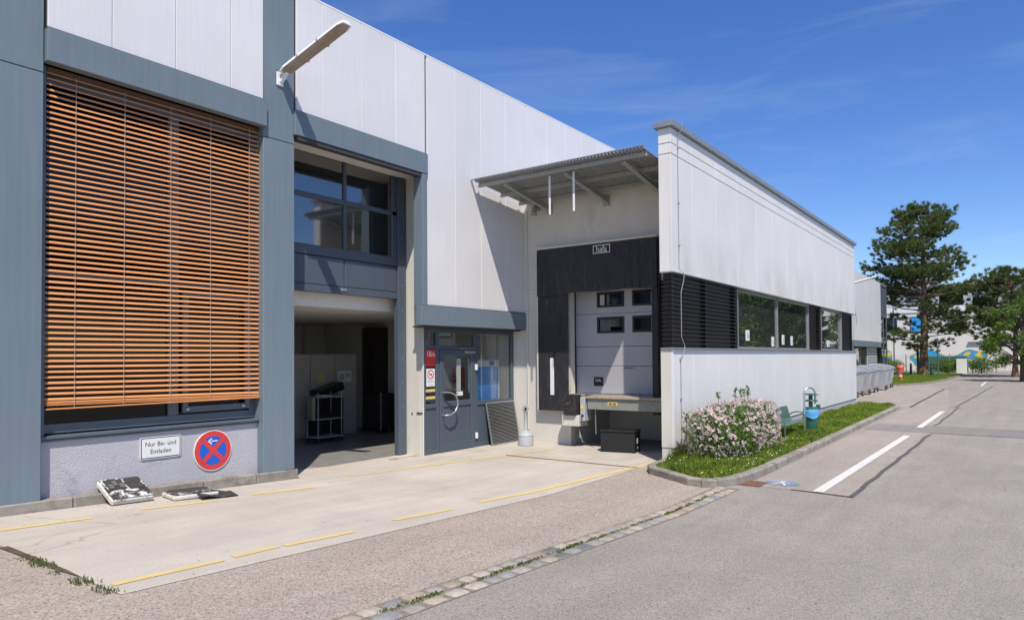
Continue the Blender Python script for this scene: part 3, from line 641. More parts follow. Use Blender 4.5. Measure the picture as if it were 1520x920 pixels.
# entrance
ent = part('entrance_screen', m_steel_dk, hall, (10.48,9.87,2.53,13.59,9.95,2.62), (10.48,9.87,.01,10.52,9.95,2.53), (10.84,9.87,.01,10.93,9.95,2.53), (12.09,9.87,.01,12.21,9.95,2.53), (13.50,9.87,.01,13.59,9.95,2.53), (10.52,9.87,.96,10.84,9.95,1.05), (12.21,9.87,.94,13.50,9.95,1.03), (10.52,9.87,2.20,10.84,9.95,2.27), (10.93,9.87,2.18,12.09,9.95,2.26), (10.52,9.87,.01,10.84,9.95,.10), (12.21,9.87,.01,13.50,9.95,.10), b=.006)
part('screen_panel', m_steel_dk, ent, (10.52,9.895,.10,10.84,9.93,.96)); part('screen_panel', m_steel_dk, ent, (12.21,9.895,.10,13.50,9.93,.94))
for q in ((10.52,1.05,10.84,2.20),(10.52,2.27,10.84,2.53),(10.93,2.26,12.09,2.53),(12.21,1.03,13.50,2.53)): part('pane', m_glass, ent, (q[0],9.907,q[1],q[2],9.913,q[3]))
part('dark_backing', m_blk, ent, (10.52,9.92,1.05,10.84,9.925,2.20), (10.70,9.92,2.27,10.84,9.925,2.53))
dr = part('entrance_door', m_steel_dk, hall, (10.94,9.855,.02,11.06,9.92,2.17), (11.97,9.855,.02,12.08,9.92,2.17), (11.06,9.855,.02,11.97,9.92,.20), (11.06,9.855,.97,11.97,9.92,1.08), (11.06,9.855,2.05,11.97,9.92,2.17), b=.006)
part('door_panel', m_steel_dk, dr, (11.06,9.88,.20,11.97,9.91,.97)); part('pane', m_glass, dr, (11.06,9.885,1.08,11.97,9.891,2.05))
MB().tube([(11.0,9.855,1.27),(11.0,9.76,1.28),(11.10,9.72,1.275),(11.25,9.71,1.22),(11.33,9.71,1.10),(11.33,9.71,.98),(11.25,9.71,.86),(11.10,9.72,.80),(11.0,9.76,.795),(11.0,9.855,.80)], .017, 10).build('handle', m_alu, dr, True)
part('door_closer', m_alu, dr, (11.72,9.80,2.10,12.06,9.855,2.16), b=.008); part('closer_arm', m_alu, dr, (11.55,9.815,2.19,12.03,9.835,2.215))
for z in (1.78,.26): part('hinge', m_white, dr, (12.10,9.82,z-.06,12.16,9.87,z+.07), b=.01); 
part('door_sticker', m_wsign, dr, (11.50,9.880,1.18,11.70,9.8845,1.27)); part('sticker_mark', m_red, dr, (11.515,9.876,1.21,11.545,9.879,1.25))
part('push_bar', m_wsign, dr, (11.52,9.893,1.28,11.65,9.91,1.98))
part('yellow_sticker', m_yelst, ent, (10.54,9.90,1.30,10.83,9.906,1.355)); part('yellow_sticker', m_yelst, ent, (10.54,9.90,1.15,10.83,9.906,1.205))
s18 = thing('number_sign', 'red square sign reading 18m beside the entrance door', 'sign', (10.75,9.87,1.7)); part('sign_plate', m_red, s18, (10.53,9.886,1.84,10.835,9.8945,2.17)); text('18m', .17, m_wsign, 'lettering', s18, onY(10.685,9.885,2.08), xs=.85)
ns = thing('no_smoking_notice', 'white notice with red no smoking circle beside the entrance door', 'notice', (10.75,9.87,1.3)); part('notice_sheet', m_wsign, ns, (10.555,9.889,1.41,10.81,9.8945,1.78))
def ring(cx, cz, y, r0, r1, mat, name, parent, n=28):
    m = MB()
    for k in range(n):
        a, b = 2*math.pi*k/n, 2*math.pi*(k+1)/n
        m.add([(cx+r*math.cos(t), y, cz+r*math.sin(t)) for r, t in ((r0,a),(r1,a),(r1,b),(r0,b))], [(0,1,2,3)])
    return m.build(name, mat, parent)
ring(10.683,1.66,9.887,.078,.098,m_red,'red_circle',ns)
part('cigarette', m_blk, ns, (10.635,9.8865,1.65,10.73,9.888,1.67)); MB().add([(10.615,9.8855,1.72),(10.625,9.8855,1.73),(10.75,9.8855,1.60),(10.74,9.8855,1.59)], [(0,1,2,3)]).build('red_bar', m_red, ns)
part('print', m_cab, ns, (10.58,9.887,1.525,10.79,9.8885,1.532), (10.58,9.887,1.50,10.76,9.8885,1.507), (10.64,9.887,1.43,10.78,9.8885,1.445))
pb = thing('poster_board', 'blue poster board in a silver frame behind the entrance glass', 'poster', (12.7,10.2,1.0)); part('board', m_poster, pb, (12.25,10.12,1.02,13.27,10.15,1.79)); part('frame', m_wsign, pb, (12.25,10.11,1.79,13.33,10.15,1.94), (13.27,10.11,1.02,13.33,10.15,1.79)); part('logo', m_blue, pb, (12.95,10.104,1.82,13.12,10.109,1.92)); part('blue_wave', plain('bright_blue', (.02,.24,.75), .4), pb, (12.25,10.112,1.02,13.26,10.119,1.30)); part('stand', m_alu, pb, (12.3,10.13,.01,12.34,10.17,1.02), (13.2,10.13,.01,13.24,10.17,1.02))
o = part('first_aid_box', m_red, None, (13.79,11.6,1.2,13.818,12.0,1.75)); tag(o, 'red box on the inner wall seen through the entrance door', 'box')

# far end of the hall
fe = part('far_glazing', m_frame, hall, (66.2,9.56,2.6,66.4,9.7,8.05), (69.7,9.56,0,69.9,9.7,8.05), (66.4,9.56,5.2,69.7,9.7,5.6), (66.4,9.56,7.9,69.7,9.7,8.05), (67.9,9.56,0,68.1,9.7,5.2), b=.01)
part('pane', m_glass_dk, fe, (66.4,9.6,0.2,67.9,9.62,5.2)); part('pane', m_glass_dk, fe, (68.1,9.6,0.2,69.7,9.62,5.2)); part('dark_panel', m_steel_dk, fe, (66.4,9.6,5.6,69.7,9.63,7.9))
lo = part('far_window', m_frame, hall, (56.0,9.85,0.1,56.2,9.95,2.6), (58.5,9.85,.1,58.7,9.95,2.6), (61.2,9.85,.1,61.4,9.95,2.6)); part('pane', m_glass_wing, lo, (56.2,9.9,.1,58.5,9.91,2.6)); part('pane', m_glass_wing, lo, (58.7,9.9,.1,61.2,9.91,2.6))
part('far_wall', m_white, hall, (61.4,9.85,0,66.2,9.95,2.6), (31,9.85,0,56.0,9.95,2.6))
for i in range(12): part('far_lattice', m_frame, hall, (61.6,9.80,.2+i*.2,66.1,9.84,.23+i*.2))

# ------------------------------------------------------------ wall lamps
lp = thing('wall_lamp', 'long white tube street lamp on the column beside the open gate', 'lamp', (6.80,9.58,6.4))
part('wall_plate', m_white, lp, (6.75,9.555,6.40,6.88,9.579,6.62), b=.01)
MB().tube([(6.83,9.56,6.47),(6.84,9.50,6.52),(6.85,9.44,6.60),(6.85,9.40,6.66)], .035, 10).build('bracket', m_white, lp, True)
aL = math.atan2(.36, 1.52); L_ = 1.58
def lx(p): # lamp local (x across, y out, z up) -> world
    c, s = math.cos(aL), math.sin(aL); return (6.85+p[0], 9.52-(p[1]*c-p[2]*s), 6.60+p[1]*s+p[2]*c)
h = MB(); pf = [(-.11,0),(-.095,.05),(-.05,.075),(.05,.075),(.095,.05),(.11,0)]
h.add([(a*.75, 0, b*.8) for a, b in pf]+[(a, .12, b) for a, b in pf]+[(a, L_-.10, b) for a, b in pf]+[(a*.7, L_, b*.75) for a, b in pf], [tuple(range(6)), tuple(range(18,24))[::-1]]+[(r*6+i, r*6+(i+1) % 6, r*6+6+(i+1) % 6, r*6+6+i) for r in range(3) for i in range(6)])
h.xf(lx).build('housing', m_white, lp, False)
d = MB(); pf = [(-.10,-.003),(-.06,-.045),(.06,-.045),(.10,-.003)]
d.add([(a*.7, .06, b*.6) for a, b in pf]+[(a, .16, b) for a, b in pf]+[(a, L_-.12, b) for a, b in pf]+[(a*.65, L_-.03, b*.5) for a, b in pf], [tuple(range(4)), tuple(range(12,16))[::-1]]+[(r*4+i, r*4+(i+1) % 4, r*4+4+(i+1) % 4, r*4+4+i) for r in range(3) for i in range(4)])
d.xf(lx).build('diffuser', m_lens, lp)
for y in (.5,1.0): MB().box(-.12,y-.02,-.01,-.10,y+.02,.03).xf(lx).build('clip', m_alu, lp)
for y in (.5,1.0): MB().box(.10,y-.02,-.01,.12,y+.02,.03).xf(lx).build('clip', m_alu, lp)
dup(lp, (47.2,0,.45), 0, 'long white tube street lamp high on the far part of the hall')

# ------------------------------------------------------------ wing
wg = thing('wing_building', 'light grey panelled wing with black louvre band and flat parapet', 'building', (20,5.3,0))
def wpanels(z0, z1, mat):
    xs = [12.2,13.2]+[13.2+1.38*i for i in range(1,12)]+[30.0]
    for a, b in zip(xs[:-1], xs[1:]): part('wall_panel', mat, wg, (a+(.003 if a > 12.3 else 0), 5.20, z0, b-.003, 5.25, z1), b=.004)
wpanels(.30, 2.13, m_wing); wpanels(3.585, 5.785, m_wing_up); wpanels(5.80, 5.985, m_wing); wpanels(6.00, 6.28, m_wing)
for z0, z1 in ((.30,2.13),(3.585,5.785),(5.80,5.985),(6.00,6.28)): part('end_panel', m_cream if z0 < 1 else m_wing, wg, (12.20,5.252,z0,12.25,5.45,z1), b=.004)
part('plinth', m_plaster, wg, (12.25,5.225,0,30.0,5.45,.285)); part('plinth', m_cream, wg, (12.215,5.225,0,12.25,5.449,.298))
part('wall_core', m_cream, wg, (12.252,5.255,.299,30.0,5.45,2.12), (12.252,5.255,3.6,30.0,5.45,6.27)); 
part('coping', plain('coping_metal', (.20,.225,.25), .45, .08), wg, (12.13,5.13,6.285,30.12,5.52,6.40), b=.008)
part('sill', m_alu, wg, (12.17,5.15,2.135,30.05,5.44,2.16), b=.004); part('sill', m_alu, wg, (12.17,5.165,3.558,30.05,5.44,3.578), b=.004)
part('band_back', m_blk, wg, (12.36,5.40,2.17,16.1,5.44,3.55), (22.95,5.40,2.17,24.5,5.44,3.55), (27.75,5.40,2.17,30,5.44,3.55))
ds = MB(); ds.prism([(0,0),(.075,-.016),(.076,-.006),(.0,.010)], lambda a, b, c: (c, -a, b), 0, 1); slm2 = ds.mesh('louvre_slat', m_louvre)
de = MB(); de.prism([(0,0),(.07,-.015),(.071,-.005),(.0,.010)], lambda a, b, c: (-a, c, b), 0, 1); slm3 = de.mesh('louvre_slat', m_louvre)
for i in range(16):
    z = 2.25+i*.0815
    for x0, x1 in ((12.22,16.10),(22.98,24.42),(27.82,30.0)):
        o = link(slm2, 'louvre_slat', wg); o.location = (x0,5.30,z); o.scale = (x1-x0,1,1); o.matrix_parent_inverse = wg.matrix_basis.inverted()
    o = link(slm3, 'louvre_slat', wg); o.location = (12.30,5.215,z); o.scale = (1,.225,1)
for x in (12.34,14.2,16.05,23.0,24.4,27.85,29.9): part('louvre_post', m_louvre, wg, (x,5.32,2.17,x+.04,5.39,3.55))
part('louvre_post', m_louvre, wg, (12.31,5.26,2.17,12.335,5.43,3.55))
wf = part('window', m_wfr, wg, (16.13,5.29,2.165,16.23,5.38,3.55), (19.44,5.29,2.165,19.52,5.38,3.55), (22.83,5.29,2.165,22.95,5.38,3.55), (16.23,5.29,2.165,22.83,5.37,2.21), (16.23,5.29,3.50,22.83,5.37,3.55), b=.005)
part('pane', m_glass_wing, wf, (16.23,5.325,2.21,19.43,5.331,3.50)); part('pane', m_glass_wing, wf, (19.53,5.325,2.21,22.83,5.331,3.50))
wf2 = part('window', m_wfr, wg, (24.45,5.27,2.165,24.58,5.38,3.55), (27.65,5.27,2.165,27.78,5.38,3.55), (24.58,5.29,2.165,27.65,5.37,2.21), (24.58,5.29,3.50,27.65,5.37,3.55), b=.005)
part('pane', m_glass_wing, wf2, (24.58,5.325,2.21,27.65,5.331,3.50))
for x, z, w_, h_ in ((16.85,2.36,.25,.26),(19.0,2.24,.2,.26),(20.0,2.30,.2,.27),(20.9,2.29,.2,.26),(25.6,2.28,.3,.22)): part('window_notice', m_wsign, wf, (x,5.315,z,x+w_,5.323,z+h_)); part('notice_print', m_cab, wf, (x+.05,5.311,z+.06,x+w_-.05,5.3145,z+h_-.1))
# wing interior + shell
part('interior_floor', m_floor, wg, (13.8,5.46,1.0,29.9,9.5,1.12)); part('interior_wall', m_int, wg, (14.2,9.5,1.12,29.9,9.6,3.9)); part('roof', m_bggrey, wg, (13.6,5.46,5.9,30,9.5,6.05)); part('interior_ceiling', m_dark, wg, (13.8,5.46,3.9,29.9,9.5,4.0)); part('end_wall', m_wing, wg, (29.9,5.46,0,30.05,9.54,6.27))
part('interior_partition', m_int, wg, (16.0,5.46,1.12,16.1,9.5,3.9), (23.5,5.46,1.12,23.6,9.5,3.9))
part('interior_shelf', m_cab, wg, (20.5,7.5,1.12,22.5,8.0,2.6), (25,8.5,1.12,27,9.0,2.5)); part('interior_desk', m_cab, wg, (17,5.7,1.12,19.5,6.4,1.9))
# dock wall
part('dock_wall', m_cream, wg, (13.60,8.28,0,13.80,9.545,3.6), (13.601,5.455,.0,13.80,5.9,3.6), b=.0); part('dock_wall', m_cream, wg, (13.60,5.455,3.605,13.80,9.545,5.64)); part('dock_wall', m_cream, wg, (13.60,9.55,0,13.75,9.95,2.64))
part('pit_wall', m_cream, wg, (13.80,8.30,0,15.6,8.45,.95), (15.5,5.455,0,15.6,8.3,.95), (13.8,5.455,0,15.5,5.6,.95)); part('pit_ceiling', m_dark, wg, (13.8,5.6,.90,15.5,8.3,.98))
part('corbel', m_cream, wg, (13.18,7.83,.48,13.60,8.26,.72), b=.01)
# dock door
dd = part('dock_door_frame', m_blk, wg, (13.86,8.30,1.12,13.98,8.42,4.2), (13.86,6.10,1.12,13.98,6.22,4.2)); 
zs = [1.17,1.79,2.23,2.97,3.56,4.2]
for za, zb in zip(zs[:-1], zs[1:]):
    if za in (2.23,2.97):
        wz0, wz1 = (2.53,2.89) if za == 2.23 else (3.11,3.45); ys = [6.22,6.38,6.86,7.06,7.74,8.30]
        part('door_panel', m_doorp, dd, (13.90,6.22,za+.004,13.94,8.30,wz0), (13.90,6.22,wz1,13.94,8.30,zb-.004), (13.90,7.74,wz0,13.94,8.30,wz1), (13.90,6.86,wz0,13.94,7.06,wz1), (13.90,6.22,wz0,13.94,6.30,wz1))
        for ya, yb in ((7.06,7.74),(6.30,6.86)):
            fr_ = part('window_frame', m_blk, dd, (13.885,ya,wz0,13.90,ya+.05,wz1), (13.885,yb-.05,wz0,13.90,yb,wz1), (13.885,ya+.05,wz0,13.90,yb-.05,wz0+.05), (13.885,ya+.05,wz1-.05,13.90,yb-.05,wz1)); part('pane', m_glass_dk, dd, (13.915,ya,wz0,13.921,yb,wz1)); part('pane_backing', m_cab, dd, (13.945,ya,wz0,13.95,yb,wz1))
    else: part('door_panel', m_doorp, dd, (13.90,6.22,za+.004,13.94,8.30,zb-.004), b=.006)
part('door_plate', m_blk, dd, (13.885,7.60,1.34,13.90,7.84,1.54), b=.008); text('hafa', .09, m_wsign, 'lettering', dd, onX(13.882,7.72,1.47)); part('latch', m_rust, dd, (13.885,6.85,1.74,13.90,7.08,1.755)); part('door_seal', m_blk, dd, (13.895,6.22,1.12,13.94,8.30,1.168))
part('door_reveal', m_cream, wg, (13.801,8.34,1.12,13.86,8.44,4.2))
# dock shelter
sh = thing('dock_shelter', 'black rubber dock shelter with hanging head curtain round the dock door', 'dock shelter', (13.5,7.6,.8))
cu = MB(); ny = 60; nz = 8; V_ = []; SL = {4:1,5:1}
cuts = [8.86,8.77,8.66,8.55,6.78,6.62,6.45]
def cx(y, t):
    o = 0.02*math.sin(y*9)*t*.5
    for c in cuts:
        dlt = y-c
        if 0 <= dlt < .10: o -= .05*t*t*(1-dlt/.10)
    return o
for iy in range(ny+1):
    y = 6.06+(9.06-6.06)*iy/ny
    for iz in range(nz+1):
        t = iz/nz; z = 4.47-(1.03+.010*math.sin(y*5.3)+(.04 if y > 8.24 else 0))*t; V_.append((13.42+cx(y, t), y, z))
nn = len(V_); V2 = [(x+.012, y, z) for x, y, z in V_]; q = lambda a, b: a*(nz+1)+b
fs = [(q(a,b), q(a+1,b), q(a+1,b+1), q(a,b+1)) for a in range(ny) for b in range(nz)]
fs2 = [tuple(i+nn for i in f[::-1]) for f in fs]; edge = []
for a in range(ny): edge.append((q(a,nz), q(a+1,nz), q(a+1,nz)+nn, q(a,nz)+nn))
cu.add(V_+V2, fs+fs2+edge).build('head_curtain', m_black, sh)
part('side_curtain', m_black, sh, (13.44,8.24,.78,13.46,9.05,3.50)); part('side_curtain', m_black, sh, (13.44,6.06,.78,13.46,6.19,3.50))
part('side_frame', m_cream, sh, (13.44,9.052,.78,13.60,9.085,4.49)); part('top_frame', m_cream, sh, (13.40,6.05,4.49,13.60,9.085,4.53), b=.005); part('side_frame', m_black, sh, (13.47,6.04,.78,13.60,6.10,4.48))
part('guide_stripe', m_wsign, sh, (13.432,8.62,1.14,13.439,8.72,1.98)); part('tear', m_blk, sh, (13.434,8.43,2.5,13.4395,8.47,3.0))
text('hafa', .20, m_wsign, 'lettering', sh, onX(13.398,7.34,4.345), xs=.85)
fr_ = MB(); 
for a in ((7.13,4.26,7.55,4.275),(7.13,4.425,7.55,4.44),(7.13,4.275,7.145,4.425),(7.535,4.275,7.55,4.425)): fr_.box(13.396,a[0],a[1],13.40,a[2],a[3])
fr_.build('logo_frame', m_wsign, sh)
# leveller
lv = thing('dock_leveller', 'grey steel dock leveller platform projecting below the dock door', 'dock leveller', (13.4,6.8,.9))
m_lev = plain('worn_grey_steel', (.24,.25,.225), .6, .15, 8, dirt=(.14,.12,.09), dsc=9, dth=(.6,.7)); m_fray = plain('frayed_cord', (.085,.07,.055), .9, .3, 20); m_levt = plain('rusty_deck', (.34,.29,.22), .7, .2, 10, dirt=(.2,.12,.07), dsc=6)
part('platform', m_lev, lv, (13.28,5.92,.86,14.2,7.66,1.085), b=.006); part('deck_lip', m_levt, lv, (13.24,5.90,1.09,14.2,7.68,1.15), b=.01); part('deck_plate', m_alu, lv, (13.6,6.0,1.152,13.95,8.28,1.166)); part('side_plate', m_lev, lv, (13.45,7.69,.60,13.60,7.83,1.12), b=.01)
part('hazard_sticker', m_yelst, lv, (13.273,6.93,.955,13.279,7.16,1.03)); part('sticker_print', m_rust, lv, (13.269,6.96,.975,13.2725,7.03,1.01), (13.269,7.06,.975,13.2725,7.13,1.01))
MB().tube([(13.35,7.5,.85),(13.35,7.5,.62),(13.35,7.49,.32)], .012, 6).build('prop_rod', m_alu, lv)
bp_ = thing('dock_bumper', 'frayed black rubber dock bumper on the concrete corbel', 'bumper', (13.2,8.05,.7)); part('bumper_block', m_black, bp_, (13.12,7.88,.72,13.40,8.18,1.17), b=.012); part('bumper_core', m_levt, bp_, (13.40,7.90,.73,13.598,8.16,1.16))
fv = []
for i in range(90):
    y = random.gauss(8.03,.07); z = random.gauss(.98,.09); a = random.uniform(0,6.28); r = random.uniform(.03,.09); fv += [(13.117,y,z),(13.10+random.uniform(-.03,.01),y+r*math.cos(a),z+r*math.sin(a)),(13.115,y+.012,z+.01)]
tag(link(np_mesh('frayed_cords', np.array(fv), 3, m_fray, 3), 'frayed_cords', bp_), kind='stuff')
cbx = thing('control_box', 'small grey control box with yellow label beside the dock bumper', 'control box', (13.3,7.8,.7)); part('box_body', m_ash, cbx, (13.22,7.70,.60,13.40,7.815,1.12), b=.01); part('yellow_label', m_yelst, cbx, (13.214,7.73,.86,13.219,7.80,.96)); part('dark_slot', m_blk, cbx, (13.213,7.72,.70,13.219,7.78,.74), (13.213,7.76,.62,13.219,7.78,.70))
# canopy
cp = thing('canopy', 'corrugated grey metal canopy on steel brackets over the loading dock', 'canopy', (13.6,7.5,5.5))
zc = lambda x: 5.80-(x-11.65)*.085
cs = MB(); Y0, Y1 = 5.48, 9.53; per = .075; ncr = int((Y1-Y0)/per); stp = []
for k in range(ncr):
    for a, h_ in ((0,0),(.28,0),(.42,.03),(.78,.03),(.92,0)): stp.append((Y0+(k+a)*per, h_))
vs_ = []; nS = len(stp)
for th in (0,.004):
    for xx in (11.62,13.599):
        for y, h_ in stp: vs_.append((xx, y, zc(xx)+h_+th))
fs_ = []
for i in range(nS-1): fs_ += [(i,i+1,nS+i+1,nS+i),(2*nS+i,3*nS+i,3*nS+i+1,2*nS+i+1),(i,2*nS+i,2*nS+i+1,i+1),(nS+i,nS+i+1,3*nS+i+1,3*nS+i)]
cs.add(vs_, fs_).build('corrugated_sheet', m_galv, cp)
part('edge_trim', m_alu, cp, (11.60,5.46,zc(11.6)+.036,11.66,9.54,zc(11.6)+.052))
for x in (11.78,12.58,13.30): part('purlin', m_galv, cp, (x,5.50,zc(x)-.085,x+.05,9.48,zc(x)-.004), b=.003)
for y in (8.80,7.30,6.0):
    r_ = MB(); x0, x1 = 11.85, 13.59
    for ya, yb, za, zb in ((y-.04,y+.04,-.022,0),(y-.006,y+.006,0,0),(y-.04,y+.04,0,-.001)): pass
    r_.add([(x0,y-.045,zc(x0)-.12),(x0,y+.045,zc(x0)-.12),(x0,y+.045,zc(x0)-.10),(x0,y-.045,zc(x0)-.10),(x1,y-.045,zc(x1)-.26),(x1,y+.045,zc(x1)-.26),(x1,y+.045,zc(x1)-.235),(x1,y-.045,zc(x1)-.235)], [(0,1,2,3),(4,7,6,5),(0,4,5,1),(3,2,6,7),(0,3,7,4),(1,5,6,2)])
    r_.add([(x0,y-.006,zc(x0)-.10),(x0,y+.006,zc(x0)-.10),(x0,y+.006,zc(x0)-.086),(x0,y-.006,zc(x0)-.086),(x1,y-.006,zc(x1)-.235),(x1,y+.006,zc(x1)-.235),(x1,y+.006,zc(x1)-.086),(x1,y-.006,zc(x1)-.086)], [(0,1,2,3),(4,7,6,5),(0,4,5,1),(3,2,6,7),(0,3,7,4),(1,5,6,2)])
    r_.build('bracket_arm', m_galv, cp); part('bracket_plate', m_galv, cp, (13.575,y-.08,zc(13.6)-.32,13.598,y+.08,zc(13.6)-.07), b=.004)
for y, lab in ((7.70,'white hanging guide strip under the canopy closer to the hall wall'),(7.13,'white hanging guide strip under the canopy closer to the wing')):
    hs_ = thing('hanging_strip', lab, 'strip', (11.9,y,4.9), 'guide strips under the canopy'); part('strip', m_wsign, hs_, (11.89,y-.022,4.90,11.91,y+.022,5.70), b=.004); part('hook', m_alu, hs_, (11.885,y-.012,5.70,11.915,y+.012,zc(11.9)-.002))
# spotlight under canopy, pipe
sp = thing('vent_elbow', 'grey pipe elbow below the canopy at the wall corner', 'pipe', (13.5,9.2,5.4)); MB().tube([(13.6,9.12,5.50),(13.48,9.12,5.50),(13.42,9.12,5.46),(13.40,9.12,5.38)], .06, 12).build('elbow', m_galv, sp, True); MB().tube([(13.40,9.12,5.37),(13.40,9.12,5.31)], .075, 12).build('collar', m_galv, sp, True)
MB().tube([(13.575,9.44,.3),(13.575,9.44,5.5)], .016, 8).build('rain_pipe', m_cream, wg, True)
# lightning conductor
lc = thing('lightning_conductor', 'thin grey conductor wire clipped down the corner of the wing', 'cable', (12.5,5.19,1)); MB().tube([(12.52,5.11,6.42),(12.52,5.118,6.28),(12.50,5.185,6.2),(12.50,5.185,3.66),(12.62,5.14,3.56),(12.60,5.14,3.45),(12.52,5.165,3.2),(12.52,5.165,2.36),(12.60,5.135,2.2),(12.58,5.14,2.1),(12.52,5.182,1.98),(12.52,5.182,.2)], .007, 6).build('wire', m_galv, lc)
for z in (5.95,4.9,4.1,1.95,1.2): part('clip', m_galv, lc, (12.485,5.165,z-.012,12.535,5.199,z+.012))

# ------------------------------------------------------------ signs on the plaster
sg = thing('loading_sign', 'white rectangular sign with black border reading Nur Be- und Entladen', 'sign', (4.98,9.73,.78))
def rrect(x0, z0, x1, z1, r, n=5):
    p = []
    for cx_, cz_, a0 in ((x1-r,z1-r,0),(x0+r,z1-r,90),(x0+r,z0+r,180),(x1-r,z0+r,270)):
        for k in range(n+1): a = math.radians(a0+90*k/n); p.append((cx_+r*math.cos(a), cz_+r*math.sin(a)))
    return p
to = lambda a, b, c: (a, c, b)
MB().prism(rrect(4.70,.635,5.275,.94,.03), to, 9.722, 9.737).build('sign_plate', m_wsign, sg); MB().prism(rrect(4.71,.645,5.265,.93,.025), to, 9.7205, 9.7217).build('black_border', m_blk, sg); MB().prism(rrect(4.722,.657,5.253,.918,.018), to, 9.7188, 9.7203).build('sign_face', m_wsign, sg)
text('Nur Be- und', .088, m_blk, 'lettering', sg, onY(4.985,9.718,.838), xs=.98); text('Entladen', .088, m_blk, 'lettering', sg, onY(4.985,9.718,.735), xs=.98)
nsn = thing('no_stopping_sign', 'round blue no stopping sign with red cross and white arrow', 'sign', (5.76,9.73,.66))
def disc(cx_, cz_, r, y0, y1, mat, name, parent, n=40): return MB().prism([(cx_+r*math.cos(2*math.pi*k/n), cz_+r*math.sin(2*math.pi*k/n)) for k in range(n)], to, y0, y1).build(name, mat, parent)
disc(5.765,.655,.300,9.722,9.737,m_wsign,'sign_plate',nsn); disc(5.765,.655,.288,9.7195,9.7215,m_red,'red_ring',nsn); disc(5.765,.655,.212,9.7172,9.719,m_blue,'blue_field',nsn)
cr = MB()
for s in (1,-1):
    dx, dz = .7071, .7071*s; nx, nz_ = -dz*.032, dx*.032
    cr.prism([(5.765+dx*.235*k+nx*j, .655+dz*.235*k+nz_*j) for k, j in ((-1,-1),(1,-1),(1,1),(-1,1))], to, 9.7150-(.0006 if s > 0 else 0), 9.7165)
cr.build('red_cross', m_red, nsn)
ar = MB(); ar.add([(5.73,9.713,.785),(5.83,9.713,.785),(5.83,9.713,.803),(5.73,9.713,.803)], [(0,1,2,3)]); ar.add([(5.675,9.713,.794),(5.735,9.713,.745),(5.748,9.713,.760),(5.706,9.713,.794),(5.748,9.713,.828),(5.735,9.713,.843)], [(0,1,2,3),(0,3,4,5)]); ar.build('white_arrow', m_wsign, nsn)

# ------------------------------------------------------------ loose covers by the plinth
m_tarp, n_t, b_t = base('peeling_black_sheet'); v_t = ocoord(n_t); ft = noise(n_t, 7, 12, v_t, .8, 1.2)
n_t.links.new(mixc(n_t, ramp(n_t, ft, .515, (0,0,0,1), .53, (1,1,1,1)).outputs[0], c4((.035,.032,.030)), c4((.66,.65,.66))), b_t.inputs['Base Color']); b_t.inputs['Roughness'].default_value = .8; bump(n_t, b_t, ft, .6)
m_tarpd = plain('black_roof_felt', (.04,.037,.034), .85, .3, 12, bmp=.6, dirt=(.14,.13,.125), dsc=6)
m_edgew = plain('chipped_white_edge', (.55,.53,.48), .7, .1, 8, dirt=(.26,.16,.09), dsc=14, dth=(.55,.66))
def cover(name, lab, W, D, H_, M, extra):
    t = thing(name, lab, 'cover', tuple(M.translation), 'peeling covers beside the plinth')
    a = MB(); a.box(0,0,0,W,D,H_,.02); a.xf(lambda p: M @ Vector(p)); a.build('cover_frame', m_edgew, t)
    a = MB(); g = 9; vs = []
    for i in range(g+1):
        for j in range(g+1): vs.append((.012+(W-.024)*i/g, .012+(D-.024)*j/g, H_+.003+random.uniform(0,.008)))
    a.add(vs, [(i*(g+1)+j, (i+1)*(g+1)+j, (i+1)*(g+1)+j+1, i*(g+1)+j+1) for i in range(g) for j in range(g)]); a.xf(lambda p: M @ Vector(p)); a.build('peeling_skin', m_tarp, t)
    extra(t, M); return t
M1 = Matrix.Translation((4.13,9.28,.165)) @ Matrix.Rotation(math.radians(-1), 4, 'Z') @ Matrix.Rotation(math.radians(24), 4, 'X') @ Matrix.Rotation(math.radians(2), 4, 'Y')
def ex1(t, M):
    a = MB(); a.box(.05,.22,.092,.27,.46,.103,.004); a.xf(lambda p: M @ Vector(p)); a.build('roof_felt_piece', m_tarpd, t)
    for k in range(3):
        a = MB(); a.box(.07+k*.065,.24+(k % 2)*.06,.104,.125+k*.065,.34+(k % 2)*.08,.112,.003); a.xf(lambda p: M @ Vector(p)); a.build('felt_scrap', plain('felt_grey', (.12,.115,.11), .9), t)
    a = MB(); a.box(.30,.20,.092,.49,.47,.100,.004); a.xf(lambda p: M @ Vector(p)); a.build('roof_felt_piece', m_tarpd, t)
cover('loose_cover', 'square white edged cover tilted against the plinth kerb, black skin peeling', .53, .50, .085, M1, ex1)
M2 = Matrix.Translation((4.80,9.02,gz(4.8)+.01)) @ Matrix.Rotation(math.radians(-8), 4, 'Z') @ Matrix.Rotation(math.radians(1.2), 4, 'Y')
def ex2(t, M):
    a = MB(); g = 6; vs = []
    for i in range(g+1):
        for j in range(3): vs.append((.30+.55*i/g, -.16+.17*j+.03*i/g, .075-.055*(i/g)-.035*(2-j)/2+.012*math.sin(i*1.7+j)))
    n = len(vs); vs += [(x,y,z-.008) for x,y,z in vs]
    fq = [(i*3+j, (i+1)*3+j, (i+1)*3+j+1, i*3+j+1) for i in range(g) for j in range(2)]
    a.add(vs, fq+[tuple(k+n for k in f[::-1]) for f in fq]); a.xf(lambda p: M @ Vector(p)); a.build('hanging_felt', m_tarpd, t)
    a = MB(); a.box(.03,.22,.07,.55,.44,.08,.004); a.xf(lambda p: M @ Vector(p)); a.build('roof_felt_piece', m_tarpd, t)
cover('loose_cover', 'low flat cover on the concrete with black felt hanging over its edge', .60, .46, .066, M2, ex2)
dv = []
